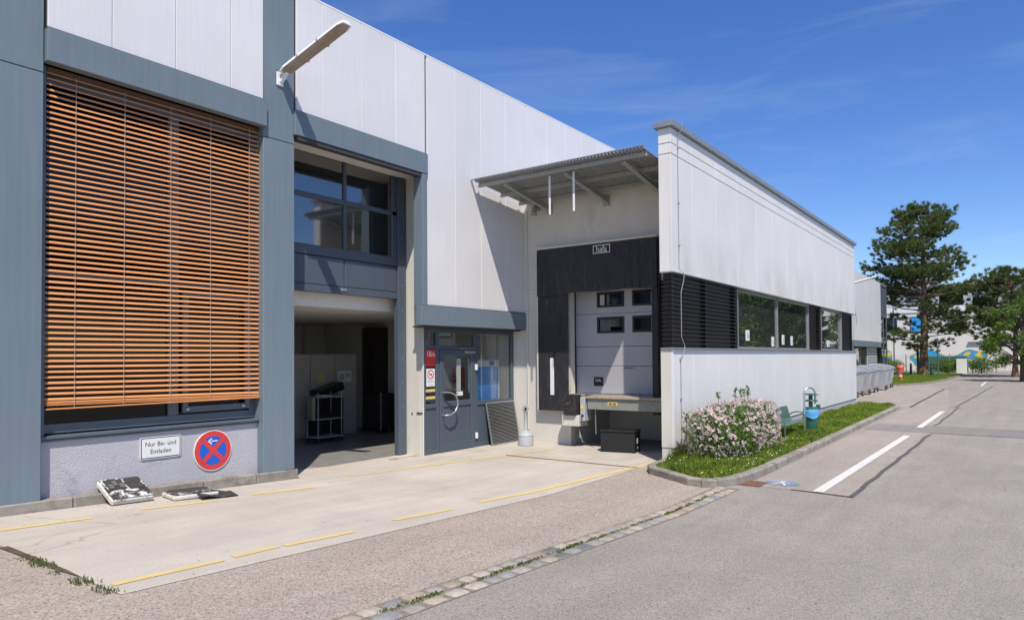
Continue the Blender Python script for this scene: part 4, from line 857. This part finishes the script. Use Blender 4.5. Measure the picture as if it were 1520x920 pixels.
for i in range(160):
    x = random.uniform(4.0,5.6); y = random.gauss(9.2,.14); s = random.uniform(.004,.014); a = random.uniform(0,6.28); z = gz(x)+.014
    dv += [(x,y,z),(x+s*math.cos(a),y+s*math.sin(a),z+.003),(x+s*math.cos(a+1.3),y+s*math.sin(a+1.3),z+.001)]
tag(link(np_mesh('peeled_crumbs', np.array(dv), 3, m_tarpd, 3), 'peeled_crumbs'), 'black crumbs and flakes scattered beside the loose covers', 'debris', kind='stuff')
dv = []
for i in range(420):
    x = random.uniform(2.6,14); y = random.uniform(-1,9); s = random.uniform(.004,.018); a = random.uniform(0,6.28); z = gz(x)+.0135
    if 10.2 < x and 3.3 < y < 5.6: continue
    dv += [(x,y,z),(x+s*math.cos(a),y+s*math.sin(a),z+.003),(x+s*math.cos(a+1.3),y+s*math.sin(a+1.3),z+.001)]
tag(link(np_mesh('ground_litter', np.array(dv), 3, m_soil, 3), 'ground_litter'), 'tiny dark leaf and grit specks lying on the paving', 'debris', kind='stuff')

# ------------------------------------------------------------ grating, ash post, box
gt = thing('steel_grating', 'bar grating mat leaning against the panel beside the door', 'grating', (13.0,9.7,0))
MG = Matrix.Translation((12.47,9.66,.012)) @ Matrix.Rotation(math.radians(-10.5), 4, 'X')
a = MB(); Wg, Hg = 1.08, .98
for q in ((0,0,0,.02,.03,Hg),(Wg-.02,0,0,Wg,.03,Hg),(.02,0,0,Wg-.02,.03,.02),(.02,0,Hg-.02,Wg-.02,.03,Hg)): a.box(*q)
a.xf(lambda p: MG @ Vector(p)); a.build('frame', m_alu, gt)
a = MB(); nb = 30
for i in range(nb): z = .03+(Hg-.06)*i/(nb-1); a.box(.02,.002,z-.0045,Wg-.02,.026,z+.0045)
a.xf(lambda p: MG @ Vector(p)); tag(a.build('bars', m_alu, gt), kind='stuff')
a = MB()
for i in range(36): x = .04+(Wg-.08)*i/35; a.box(x-.003,.006,.02,x+.003,.022,Hg-.02)
a.xf(lambda p: MG @ Vector(p)); tag(a.build('cross_bars', m_blk, gt), kind='stuff')
a = MB(); a.box(.03,.028,.03,Wg-.03,.034,Hg-.03); a.xf(lambda p: MG @ Vector(p)); a.build('rubber_backing', m_blk, gt)
ah = thing('ash_post', 'grey plastic smokers post with round base and slim neck by the wall', 'ash post', (12.95,9.08,0))
MB().lathe([(.165,0),(.175,.01),(.175,.20),(.17,.215),(.178,.22),(.178,.24),(.16,.262),(.09,.315),(.06,.335)], (12.95,9.08,.01), 28).build('base', m_ash, ah, True); MB().lathe([(.05,.335),(.042,.36),(.04,.74),(.05,.76)], (12.95,9.08,.01), 16).build('neck', m_ash, ah, True)
hd = MB(); hd.lathe([(.045,-.045),(.085,-.04),(.09,0),(.085,.04),(.045,.045)], (0,0,0), 20); hd.xf(lambda p: (12.95-p[2]*.8-p[0]*.0, 9.08+p[0]-.0+p[2]*-.6, .84+p[1])); hd.build('head', m_ash, ah, True)
hh = MB(); hh.lathe([(.03,0),(.032,.006)], (0,0,0), 14); hh.xf(lambda p: (12.90-p[2]*.8, 9.045+p[0]-p[2]*.6, .84+p[1])); hh.build('slot', m_blk, ah)
bx = thing('black_box', 'black plastic storage box with a white label on the dock apron', 'box', (13.2,6.8,.01))
MB2 = Matrix.Translation((13.10,6.44,.01)) @ Matrix.Rotation(math.radians(11.5), 4, 'Z')
def bpart(name, mat, *q, b=0):
    a = MB(); a.box(*q, b); a.xf(lambda p: MB2 @ Vector(p)); return a.build(name, mat, bx)
bpart('box_body', m_blackbox, 0,0,0,.44,.74,.41,b=.01); bpart('lid', m_blackbox, -.012,-.012,.411,.452,.752,.46,b=.015); bpart('label', m_wsign, .14,-.003,.18,.25,-.0005,.29); bpart('label', m_wsign, .19,-.003,.07,.24,-.0005,.12)

# ------------------------------------------------------------ bench and litter bin
be = thing('park_bench', 'dark green metal bench with hooped arms beside the flowering shrub', 'bench', (17,4.5,.11))
Xb0, Xb1 = 16.05, 17.9
bq = lambda p: (p[0], 4.22+(p[1]-4.22)*.76, .10+(p[2]-.10)*.75)
st_ = MB(); pr = [(4.22,.54),(4.25,.565),(4.35,.565),(4.58,.53),(4.66,.54),(4.72,.62),(4.79,.86),(4.82,.98),(4.85,.985)]
for off, nm, a0, a1 in ((0,'seat',0,5),(0,'backrest',5,9)):
    p = pr[a0:a1+1] if nm == 'seat' else pr[a0:a1]
    q = p+[(y+.006, z-.014) for y, z in p[::-1]]
    MB().prism(q, lambda a, b, c: (c, a, b), Xb0+.05, Xb1-.05).xf(bq).build(nm, m_greenb, be, True)
for x in (Xb0, Xb1):
    MB().tube([(x,4.25,.10),(x,4.25,.55),(x,4.26,.68),(x,4.32,.76),(x,4.42,.80),(x,4.55,.80),(x,4.66,.765),(x,4.74,.70)], .020, 8).xf(bq).build('arm', m_greenb, be, True)
    MB().tube([(x,4.70,.10),(x,4.70,.5),(x,4.76,.72),(x,4.83,.97)], .020, 8).xf(bq).build('leg', m_greenb, be, True); MB().tube([(x,4.25,.52),(x,4.70,.50)], .016, 8).xf(bq).build('seat_rail', m_greenb, be, True)
lb = thing('litter_bin', 'dark green litter bin with blue bag hung on a steel hoop', 'litter bin', (18.2,4.2,.11))
cx0, cy0 = 18.33, 4.22
MB().tube([(18.12,4.32,.10),(18.12,4.32,1.05)]+[(18.12+.13*(1-math.cos(a)), 4.32-.13*(1-math.cos(a))*.75, 1.05+.15*math.sin(a)) for a in [math.pi*k/8 for k in range(1,8)]]+[(18.38,4.125,1.05),(18.38,4.125,.80)], .024, 10).build('hoop', m_alu, lb, True)
MB().lathe([(.145,0),(.15,.02),(.165,.50),(.172,.505),(.172,.56),(.155,.565)], (cx0,cy0,.15), 24).build('bin_body', m_green, lb, True)
MB().lathe([(.167,.29),(.19,.31),(.182,.36),(.195,.42),(.186,.47),(.176,.51)], (cx0,cy0,.16), 26).xf(lambda p: (cx0+(p[0]-cx0)*(1+.07*math.sin(p[1]*60+p[2]*30)), cy0+(p[1]-cy0)*(1+.06*math.sin(p[0]*70+p[2]*40)), p[2]+(.035*math.sin(math.atan2(p[1]-cy0,p[0]-cx0)*3) if p[2] < .5 else 0))).build('bag', m_bag, lb, True)
MB().lathe([(.16,.70),(.165,.715),(.15,.735),(.04,.74)], (cx0,cy0,.16), 24).build('ash_tray', m_green, lb, True); MB().lathe([(.195,.86),(.20,.868),(.12,.89),(.02,.90)], (cx0,cy0,.16), 24).build('rain_cap', m_green, lb, True); MB().lathe([(.05,.57),(.05,.86)], (cx0,cy0,.16), 12).build('neck', m_green, lb)
MB().box(cx0+.08,cy0-.2,.66,cx0+.16,cy0-.1,.78,.02).build('lock', m_green, lb)

# ------------------------------------------------------------ flowering shrub
def shrub():
    t = thing('flowering_shrub', 'rounded shrub covered with pale pink flowers beside the bench', 'shrub', (13.6,4.55,.11))
    lob = [((12.5,4.62,.58),(.50,.48,.50)),((12.95,4.55,.64),(.72,.52,.54)),((13.6,4.5,.65),(.72,.52,.54)),((14.3,4.5,.65),(.72,.5,.54)),((14.95,4.52,.62),(.60,.48,.54)),((13.2,4.4,.42),(.9,.5,.34)),((14.5,4.42,.42),(.75,.5,.34))]
    def samp(n, shell):
        P = []; N = []
        while len(P) < n:
            c, r = random.choice(lob); d = Vector((random.gauss(0,1), random.gauss(0,1), random.gauss(0,1))).normalized()
            k = shell+(1-shell)*random.random()**.5 if shell < 1 else random.uniform(.97,1.07)
            k *= .83/(abs(d.x)**4+abs(d.y)**4+abs(d.z)**4)**.25
            k *= .97+.09*math.sin(d.x*5+c[0]*3)*math.sin(d.z*6+c[1])+.05*math.sin(d.x*13+c[0]*7)*math.sin(d.z*11+d.y*9)
            p = Vector((c[0]+d.x*r[0]*k, c[1]+d.y*r[1]*k, c[2]+d.z*r[2]*k))
            if p.z < .13 or p.y > 5.15: continue
            if shell >= 1 and any(c2 != c and sum(((p[i]-c2[i])/r2[i])**2 for i in range(3)) < .82 for c2, r2 in lob): continue
            P.append(p); N.append(d)
        return np.array(P), np.array(N)
    P, N = samp(15000, .62); Nn = N+RNG.normal(0,.6,N.shape)+[0,0,.35]
    link(np_mesh('foliage', quads(P, Nn, RNG.uniform(.018,.034,len(P)), RNG.uniform(.010,.019,len(P))), 4, m_bushl, 4), 'foliage', t)
    P, N = samp(1250, 1); k = N[:, 2] > -.75; P, N = P[k], N[k]; Q = []
    for p, d in zip(P, N):
        if math.sin(p[0]*4.1+p[2]*5)*math.sin(p[2]*4+p[0]*1.7) > .72: continue
        for j in range(random.randint(6,11)):
            c = p+RNG.normal(0,.017,3); nn_ = d+RNG.normal(0,.45,3); nn_ /= np.linalg.norm(nn_)
            u = np.cross(nn_, [.3,.2,.9]); u /= np.linalg.norm(u); v = np.cross(nn_, u); s = random.uniform(.011,.017); a0 = random.uniform(0,6)
            for kk in range(5):
                a = a0+kk*1.2566; e = u*math.cos(a)+v*math.sin(a); f_ = -u*math.sin(a)+v*math.cos(a)
                Q += [c, c+e*s*.7+f_*s*.38, c+e*s*1.15+nn_*s*.3, c+e*s*.7-f_*s*.38]
    link(np_mesh('flowers', np.array(Q), 4, m_flow, 4), 'flowers', t)
    sh_ = MB(); Lq = []
    for x, y, z, h_ in ((13.2,4.7,1.15,.16),(14.15,4.7,1.16,.2),(14.35,4.65,1.15,.18),(14.7,4.7,1.14,.15),(14.95,4.7,1.08,.28),(15.1,4.75,1.08,.26),(12.05,4.9,.8,.18),(11.98,4.85,.6,.15),(11.95,4.7,.45,.12)):
        for q in range(2):
            dx = random.uniform(-.12,.06)-(.15 if x < 12 else 0); sh_.tube([(x,y,z-.25),(x+dx*.4,y,z),(x+dx,y,z+h_)], [.006,.004,.002], 5)
            for j in range(14):
                f_ = random.random(); Lq.append((x+dx*f_+random.gauss(0,.025), y+random.gauss(0,.025), z+h_*f_*1.05))
    tag(sh_.build('twigs', m_bark2, t), kind='stuff'); Lq = np.array(Lq)
    link(np_mesh('shoot_leaves', quads(Lq, RNG.normal(0,1,Lq.shape)+[0,-.5,.5], np.full(len(Lq),.03), np.full(len(Lq),.016)), 4, m_bushl, 4), 'shoot_leaves', t)
    st2 = MB()
    for i in range(26):
        x = random.uniform(12,15.4); y = random.uniform(4.4,4.75); st2.tube([(x*.9+1.36,y,.08),(x,y+random.uniform(-.1,.1),.4),(x+random.uniform(-.2,.2),y+random.uniform(-.2,.2),.85)], [.012,.009,.005], 5)
    st2.build('stems', m_bark2, t)
shrub()
# tall weeds at the wing corner
wv_ = [blades(420, (11.8,12.5), (4.98,5.19), None, .09, .10, .42, .006), blades(70, (11.7,12.15), (5.1,5.3), None, .08, .06, .28, .005)]
tag(link(np_mesh('tall_weeds', np.concatenate(wv_), 5, m_weed, 5), 'tall_weeds'), 'tall thin weeds growing at the corner of the wing', 'weeds', kind='stuff')
# pebble strip along wing foot
pv = []
for i in range(900):
    x = random.uniform(15.5,29.5); y = random.uniform(5.02,5.2); s = random.uniform(.015,.035); z = .11
    p0 = np.array((x,y,z)); a = random.uniform(0,6.28); c, s_ = math.cos(a)*s, math.sin(a)*s
    tp = p0+[0,0,s]; c1, c2, c3 = p0+[c,s_,0], p0+[-s_*.8-c*.3,c*.8-s_*.3,0], p0+[s_*.7-c*.4,-c*.7-s_*.4,0]
    for q in ((c1,c2,tp),(c2,c3,tp),(c3,c1,tp)): pv += q
tag(link(np_mesh('pebble_strip', np.array(pv), 3, m_conc, 3), 'pebble_strip'), 'pale pebble strip along the foot of the wing wall', 'pebbles', kind='stuff')

# ------------------------------------------------------------ waste containers
def container():
    t = thing('waste_container', 'x', 'waste container', (0,0,0), 'wheeled waste containers along the hall')
    W, D = 1.36, 1.05
    b = MB(); lv_ = [(-.50,.40,.22),(-.53,.43,.5),(-.66,.52,1.12)]
    vs = []
    for hx, hy, z in ((.56,.38,.15),(.60,.42,.40),(.69,.52,1.12)): vs += [(-hx,-hy,z),(hx,-hy,z),(hx,hy,z),(-hx,hy,z)]
    b.add(vs, [(3,2,1,0),(8,9,10,11)]+[(r*4+i, r*4+(i+1) % 4, r*4+4+(i+1) % 4, r*4+4+i) for r in range(2) for i in range(4)]); b.build('container_body', m_bin, t)
    b = MB(); b.box(-.71,-.54,1.10,.71,.54,1.16,.02); b.build('rim', m_bin, t)
    b = MB(); pf = [(-.57,1.165),(-.56,1.22),(-.50,1.27),(-.35,1.33),(-.1,1.39),(.15,1.43),(.36,1.435),(.48,1.40),(.54,1.32),(.56,1.165)]
    b.prism(pf, lambda a, c, x: (x, a, c), -.70, .70); b.build('lid', m_bin, t, True)
    for x in (-.45,-.15,.15,.45): 
        b = MB(); b.prism([(-.50,1.285),(-.35,1.345),(-.1,1.405),(.15,1.445),(.36,1.45),(.36,1.43),(.15,1.425),(-.1,1.38),(-.35,1.32),(-.5,1.26)], lambda a, c, q: (x-.03+q*.06, a, c), 0, 1); b.build('lid_rib', m_bin, t)
    for x in (-.4,0,.4):
        b = MB(); b.add([(x-.04,-.375,.25),(x+.04,-.375,.25),(x+.04,-.525,1.1),(x-.04,-.525,1.1),(x-.03,-.40,.25),(x+.03,-.40,.25),(x+.03,-.545,1.1),(x-.03,-.545,1.1)], [(4,5,6,7),(0,4,7,3),(1,2,6,5)]); b.build('stiffening_rib', m_bin, t)
    for sx in (-1,1):
        b = MB(); b.tube([(sx*.68,-.12,.98),(sx*.74,-.12,.98),(sx*.74,.12,.98),(sx*.68,.12,.98)], .02, 6); b.build('handle', m_blk, t)
        for sy in (-1,1):
            wq = MB(); wq.lathe([(.06,-.03),(.12,-.03),(.13,0),(.12,.03),(.06,.03)], (0,0,0), 16); wq.xf(lambda p: (sx*.50+p[0], sy*.43+p[2], .132+p[1])); wo = wq.build('wheel', m_tyre, t); 
            rq = MB(); rq.lathe([(.055,-.036),(.055,.036)], (0,0,0), 12); rq.xf(lambda p: (sx*.50+p[0], sy*.43+p[2], .132+p[1])); rq.build('rim_disc', m_alu, wo); b = MB(); b.box(sx*.50-.03,sy*.40-.03,.14,sx*.50+.03,sy*.40+.02,.24); b.build('fork', m_alu, t)
    return t
c0 = container()
spots = [(34.9,6.55,.05,'dented grey waste container right behind the end of the wing'),(36.6,6.62,-.04,'second grey waste container in the row beyond the wing'),(39.0,6.60,.10,'grey waste container third from the wing'),(41.4,6.66,.0,'grey waste container fourth from the wing'),(44.4,6.60,.06,'fifth grey waste container in the row beside the hall'),(47.6,6.75,.03,'grey waste container at the row end by the red hydrant')]
for i, (x, y, a, lab) in enumerate(spots):
    M_ = Matrix.Translation((x,y,.002)) @ Matrix.Rotation(a+math.pi*.5*0, 4, 'Z')
    if i == 0: first = (M_, lab)
    else: dup(c0, (x,y,.002), a, lab)
c0.matrix_basis = first[0]; c0['label'] = first[1]

# ------------------------------------------------------------ hydrant, bollards, poles, far lawn
sheet('far_lawn', [(50.5,6.2),(56,5.0),(63,4.6),(75,4.4),(92,5.0),(92,30),(71,30),(71,9.2),(52,9.2)], .06, m_grassbase)
kb = [(50.4,9.2),(50.4,6.2),(52.5,5.55),(56,4.95),(63,4.55),(75,4.35)]
m = MB()
for i in range(len(kb)-1):
    a0 = Vector(kb[i]); b0 = Vector(kb[i+1]); d_ = (b0-a0).normalized(); n_v = Vector((-d_.y, d_.x))*.14
    m.prism([tuple(a0), tuple(b0), tuple(b0+n_v), tuple(a0+n_v)], lambda a, b, c: (a, b, c), -.02, .11)
tag(m.build('lawn_kerb', m_kerb), kind='structure')
V = blades(26000, (50.6,76), (4.5,9.1), [(50.8,6.3),(56,5.1),(63,4.75),(75,4.6),(76,9),(51,9)], .055, .05, .16, .03)
tag(link(np_mesh('far_grass', V, 5, m_grass, 5), 'far_grass'), 'green lawn grass round the foot of the pine', 'grass', kind='stuff')
hy = thing('hydrant', 'red pillar hydrant with white band on the far lawn', 'hydrant', (63,7.8,.06)); hx_, hy_ = 58.5, 7.18
MB().lathe([(.17,0),(.17,.12),(.12,.14),(.12,.30)], (hx_,hy_,.06), 14).build('foot', m_redc, hy, True); MB().lathe([(.115,.302),(.115,.58)], (hx_,hy_,.06), 14).build('white_band', m_wsign, hy, True); MB().lathe([(.2,.582),(.24,.62),(.24,.95),(.26,.98),(.20,1.10),(.06,1.16)], (hx_,hy_,.06), 14).build('cap', m_redc, hy, True)
MB().tube([(hx_-.3,hy_,.35),(hx_+.1,hy_,.35)], .07, 8).build('outlet', m_redc, hy, True)
def post(name, lab, cat, x, y, r, h_, mat, arm=0, grp=None):
    t = thing(name, lab, cat, (x,y,.0), grp); MB().lathe([(r*1.15,0),(r*1.15,.08),(r,.1),(r,h_-.05),(r*.6,h_)], (x,y,.0), 10).build('post', mat, t)
    if arm: MB().box(x-.1,y,h_-.12,x+.1,y+arm,h_).build('arm', mat, t)
    else: MB().lathe([(r*1.1,h_*.8),(r*1.1,h_*.84)], (x,y,.0), 10).build('band', m_galv, t)
post('bollard', 'black bollard on the lawn between hydrant and pine', 'bollard', 76.5, 8.5, .10, 1.15, m_blk, 0)
post('bollard', 'dark bollard standing on the far side of the pine trunk', 'bollard', 74, 6.6, .11, 1.1, m_blk, 0)
post('gate_arm_post', 'black post with a short arm next to the pine trunk', 'post', 77.5, 8.0, .10, 3.0, m_blk, 1.4)
post('steel_pole', 'slim dark pole at the road edge beside the far lawn', 'pole', 70.3, 5.75, .055, 3.4, m_frame, 0)
post('lamp_pole', 'tall thin grey pole before the white background building', 'pole', 92, 11.9, .07, 9.0, m_frame, 0)
o = MB(); o.lathe([(.12,0),(.14,.3),(.14,.55),(.08,.6)], (72.4,6.35,.05), 12); o = o.build('green_litter_bin', m_green); tag(o, 'small green bin standing on the lawn by the pine', 'bin')

# fence and far yard
fn = thing('mesh_fence', 'grey wire mesh fence in front of the white building', 'fence', (86,8,0))
for i in range(10): MB().tube([(86,-2+i*2.0,0),(86,-2+i*2.0,2.0)], .05, 6).build('post', m_alu, fn)
a = MB()
for i in range(10): a.box(85.99,-2,.1+i*.2,86.0,16,.11+i*.2)
for i in range(90): a.box(85.995,-2+i*.2,.05,86.005,-1.985+i*.2,1.95)
tag(a.build('wire_mesh', m_galv, fn), kind='stuff')
o = part('dark_container', m_green, None, (90,4.7,.0,93,9.0,1.8), b=.05); tag(o, 'low dark green skip behind the mesh fence', 'skip')
o = part('white_cabinet', m_wsign, None, (84,4.4,0,84.6,5.3,1.5), b=.03); tag(o, 'small white utility cabinet by the fence', 'cabinet')
def leafball(name, lab, cat, c, r, n, sz, mat, trunk=None, grp=None):
    t = thing(name, lab, cat, (c[0],c[1],0), grp); P = []
    for i in range(n):
        d = Vector((random.gauss(0,1),random.gauss(0,1),random.gauss(0,1))).normalized(); k = random.random()**.35*(1+.25*math.sin(d.x*7+c[0])*math.sin(d.z*6+d.y*5))
        P.append((c[0]+d.x*r[0]*k, c[1]+d.y*r[1]*k, max(.05, c[2]+d.z*r[2]*k)))
    P = np.array(P); link(np_mesh('crown', quads(P, RNG.normal(0,1,P.shape)+[0,0,.6], RNG.uniform(.6,1.3,n)*sz, RNG.uniform(.5,1,n)*sz*.7), 4, mat, 4), 'crown', t)
    MB().tube([(c[0],c[1],0),(c[0],c[1],c[2])], [.06,.02], 6).build('trunk', m_bark2, t)
    return t
for i, (x, y, h_, lab) in enumerate(((88,13.2,1.3,'low green hedge bush behind the mesh fence by the hall'),(88,11.6,.8,'olive green bush behind the fence beside the pine trunk'),(84.6,6.2,.8,'loose green bush between pine trunk and skip'),(85,3.2,.9,'green bush behind the white utility cabinet'))): leafball('hedge_bush', lab, 'bush', (x,y,h_), (.8,.9+.4*h_,h_*.9), 1800, .09, m_leaf)

# white building with mural
bgb = thing('white_building', 'white rendered building with blue and yellow wall painting behind the pine', 'building', (100,8,0))
BX = 100
part('wall', m_bgw, bgb, (BX,-14,0,BX+12,22,7.4)); part('upper_storey', m_bggrey, bgb, (BX+1.2,-14,7.4,BX+12,22,10.4)); part('roof', m_bggrey, bgb, (BX+.8,-14.3,10.4,BX+12.3,22.3,10.7)); part('parapet', m_wsign, bgb, (BX-.1,-14,7.2,BX+1.0,22,7.9))
for y0, z0, y1, z1 in ((9.2,4.9,11.0,6.6),(5.2,4.9,7.0,6.6),(12.6,4.9,13.8,6.6),(0.5,4.9,2.5,6.6),(-4,4.9,-2,6.6)):
    wq = part('window', m_frame, bgb, (BX-.06,y0-.1,z0-.1,BX-.001,y1+.1,z0), (BX-.06,y0-.1,z1,BX-.001,y1+.1,z1+.1), (BX-.06,y0-.1,z0,BX-.001,y0,z1), (BX-.06,y1,z0,BX-.001,y1+.1,z1)); part('pane', m_poster if y0 == 9.2 else m_glass_dk, wq, (BX-.03,y0,z0,BX-.02,y1,z1)); part('pane_backing', m_dark, wq, (BX-.015,y0,z0,BX-.005,y1,z1))
for y0, y1 in ((9.0,11.6),(5.5,8.0),(2,4.5)):
    wq = part('window', m_frame, bgb, (BX+1.14,y0-.1,7.95,BX+1.199,y1+.1,8.05), (BX+1.14,y0-.1,9.3,BX+1.199,y1+.1,9.4)); part('pane', m_glass_dk, wq, (BX+1.15,y0,8.05,BX+1.16,y1,9.3)); part('pane_backing', m_dark, wq, (BX+1.17,y0,8.05,BX+1.19,y1,9.3))
part('mid_ledge', m_galv, bgb, (BX-.3,-14,3.4,BX-.001,5,3.5))
def blob(cy, cz, ry, rz, mat, x, name, n=40, ph=0):
    MB().prism([(cy+ry*(1+.12*math.sin(3*a+ph)+.06*math.sin(7*a))*math.cos(a), max(.05,cz+rz*(1+.1*math.cos(4*a+ph))*math.sin(a))) for a in [2*math.pi*k/n for k in range(n)]], lambda a, b, c: (c, a, b), x, x+.01).build(name, mat, bgb)
for j, (cy, cz, ry, rz) in enumerate(((9.3,1.35,1.75,1.2),(4.7,1.5,1.6,.95),(13.6,1.4,.5,1.2))):
    blob(cy, cz, ry*1.05, rz*1.07, m_mury, BX-.012-j*.001, 'mural_border', ph=j); blob(cy, cz, ry, rz, m_murb, BX-.03-j*.001, 'mural_patch', ph=j)
    for k in range(9): blob(cy+random.uniform(-.75,.75)*ry, cz+random.uniform(-.8,.7)*rz, random.uniform(.15,.4), random.uniform(.12,.35), m_mury, BX-.05-k*.001, 'mural_spot', 12, k)

# ------------------------------------------------------------ trees
def pine(name, lab, base_, H_, R_, seed, lean=0, low=.16, dens=1.0):
    rnd = random.Random(seed); rg = np.random.default_rng(seed); t = thing(name, lab, 'tree', base_)
    bx_, by_, bz_ = base_; pts = []; rad = []
    for i in range(13): f = i/12; pts.append((bx_+.25*math.sin(f*4+seed), by_+lean*f+.22*math.sin(f*3.1+seed*2), bz_+H_*.97*f)); rad.append(.34*(1-f)**.8*(H_/16)+.03)
    rad[0] *= 1.3; MB().tube(pts, rad, 12).build('trunk', m_bark, t, True)
    P = []; D = []; lim = MB(); f = low
    while f < .985:
        i = f*12; a, b = int(i), min(int(i)+1, 12); c = Vector(pts[a]).lerp(Vector(pts[b]), i-a)
        prof_ = math.sin(math.pi*min(1, ((f-low*.6)/(1-low*.6)))**.78)**.75 if f > low else .2
        for k in range(rnd.randint(4,6)):
            th = rnd.uniform(0, 6.283); ln = R_*(prof_*rnd.uniform(.55,1.18)+.12)
            if f < .45 and rnd.random() < .48: continue
            up = rnd.uniform(-.05,.28)+.45*max(0, f-.6); d = Vector((math.cos(th), math.sin(th), up)); side = Vector((-math.sin(th), math.cos(th), 0))
            bp2 = []
            for j in range(6): g = j/5; bp2.append(c+d*ln*g+Vector((0,0,.10*ln*g*g+rnd.uniform(-.08,.08)))+side*.12*math.sin(g*4+th)*ln*.3)
            lim.tube(bp2, [max(.012, .085*(1-.85*j/5)*(ln/R_)) for j in range(6)], 5)
            nc = int(dens*(6+ln*6.5))
            for q in range(nc):
                g = rnd.uniform(.28,1.03)**.75; j = min(int(g*5), 4); p = bp2[j].lerp(bp2[j+1], min(g*5-j, 1))
                sp_ = .30+.34*(1-abs(g-.7)); p = p+side*rnd.gauss(0, sp_)+Vector((rnd.gauss(0,.1), rnd.gauss(0,.1), rnd.gauss(.14,.20))); P.append(p); D.append((d*.5+side*rnd.gauss(0,.5)+Vector((0,0,1.0))).normalized())
        f += rnd.uniform(.018,.034)
    lim.build('limbs', m_bark, t); P = np.array([tuple(p) for p in P]); D = np.array([tuple(x) for x in D]); K = 40
    PP = np.repeat(P, K, 0); DD = np.repeat(D, K, 0)+rg.normal(0,.55,(len(P)*K,3)); DD /= np.linalg.norm(DD, axis=1, keepdims=True); ln = rg.uniform(.16,.40,len(PP))[:, None]
    PP = PP+rg.normal(0,.055,PP.shape)*[1,1,.6]
    sd = np.cross(DD, rg.normal(0,1,DD.shape)); sd /= np.linalg.norm(sd, axis=1, keepdims=True); wd = rg.uniform(.013,.028,len(PP))[:, None]
    Vt = np.stack([PP-sd*wd, PP+sd*wd, PP+DD*ln], 1).reshape(-1, 3)
    link(np_mesh('crown', Vt, 3, m_needle, 3), 'crown', t); return t
pine('pine_tree', 'tall dark green pine with bare lower trunk on the far lawn', (76,7.55,.0), 16.4, 4.8, 5, -.25, .15, .95)
pine('pine_tree', 'pine beside the far road whose low boughs reach towards the tall pine', (74,.4,.0), 9.4, 3.8, 11, .3, .24, .5)
def tree(name, lab, base_, H_, R_, seed, n=9000, sz=.16, grp=None):
    rnd = random.Random(seed); t = thing(name, lab, 'tree', base_, grp); bx_, by_, bz_ = base_
    MB().tube([(bx_,by_,bz_),(bx_+.1,by_,bz_+H_*.3),(bx_-.1,by_+.1,bz_+H_*.75)], [.28,.2,.06], 9).build('trunk', m_bark2, t, True)
    cl = []; lim = MB()
    for i in range(46):
        th = rnd.uniform(0, 6.28); z = rnd.uniform(.20,.97); rr = R_*math.sin(math.pi*min(1,(z-.08)/.95))**.6*rnd.uniform(.35,1); p = (bx_+math.cos(th)*rr, by_+math.sin(th)*rr, bz_+z*H_); cl.append((p, rnd.uniform(.5,1.1)*R_*.30))
        lim.tube([(bx_,by_,bz_+H_*max(.2,z-.25)), p], [.06,.015], 5)
    lim.build('limbs', m_bark2, t); P = []
    for i in range(n):
        c, r = cl[rnd.randrange(len(cl))]; d = Vector((rnd.gauss(0,1),rnd.gauss(0,1),rnd.gauss(0,1))).normalized()*r*rnd.random()**.4; P.append((c[0]+d.x, c[1]+d.y, c[2]+d.z*.8))
    P = np.array(P); link(np_mesh('crown', quads(P, RNG.normal(0,1,P.shape)+[0,0,.7], RNG.uniform(.7,1.3,n)*sz, RNG.uniform(.6,1,n)*sz*.6), 4, m_leaf, 4), 'crown', t); return t
tree('broadleaf_tree', 'bright green broadleaf tree at the road edge right of the pine', (62,-.2,0), 6.2, 2.4, 3, 7000, .12)
LB = ['broad green tree across the road facing the wing windows','round green tree across the road beside the pale house','tall leafy tree across the road opposite the far lawn','green tree across the road close to the far bend','spreading green tree across the road opposite the hydrant']
for i, (x, y, h_, r) in enumerate(((59,-8.6,10.5,4.4),(67,-9.5,11,4.6),(75,-9,10,4.4),(83.5,-10,10.5,4.6),(71,-13.5,11.5,5.0))): tree('street_tree', LB[i], (x,y,0), h_, r, 20+i, 12000, .24, 'trees across the road')
ho = thing('house', 'pale house with grey roof across the road', 'house', (105,-22,0)); part('wall', m_bgw, ho, (94,-34,0,122,-16,9)); part('roof', m_bggrey, ho, (93.5,-34.5,9,122.5,-15.5,9.5))
for k in range(6):
    for z in (1.2,4.0,6.6): part('window', m_frame, ho, (96+k*4.3,-16.0,z,98+k*4.3,-15.93,z+1.5))
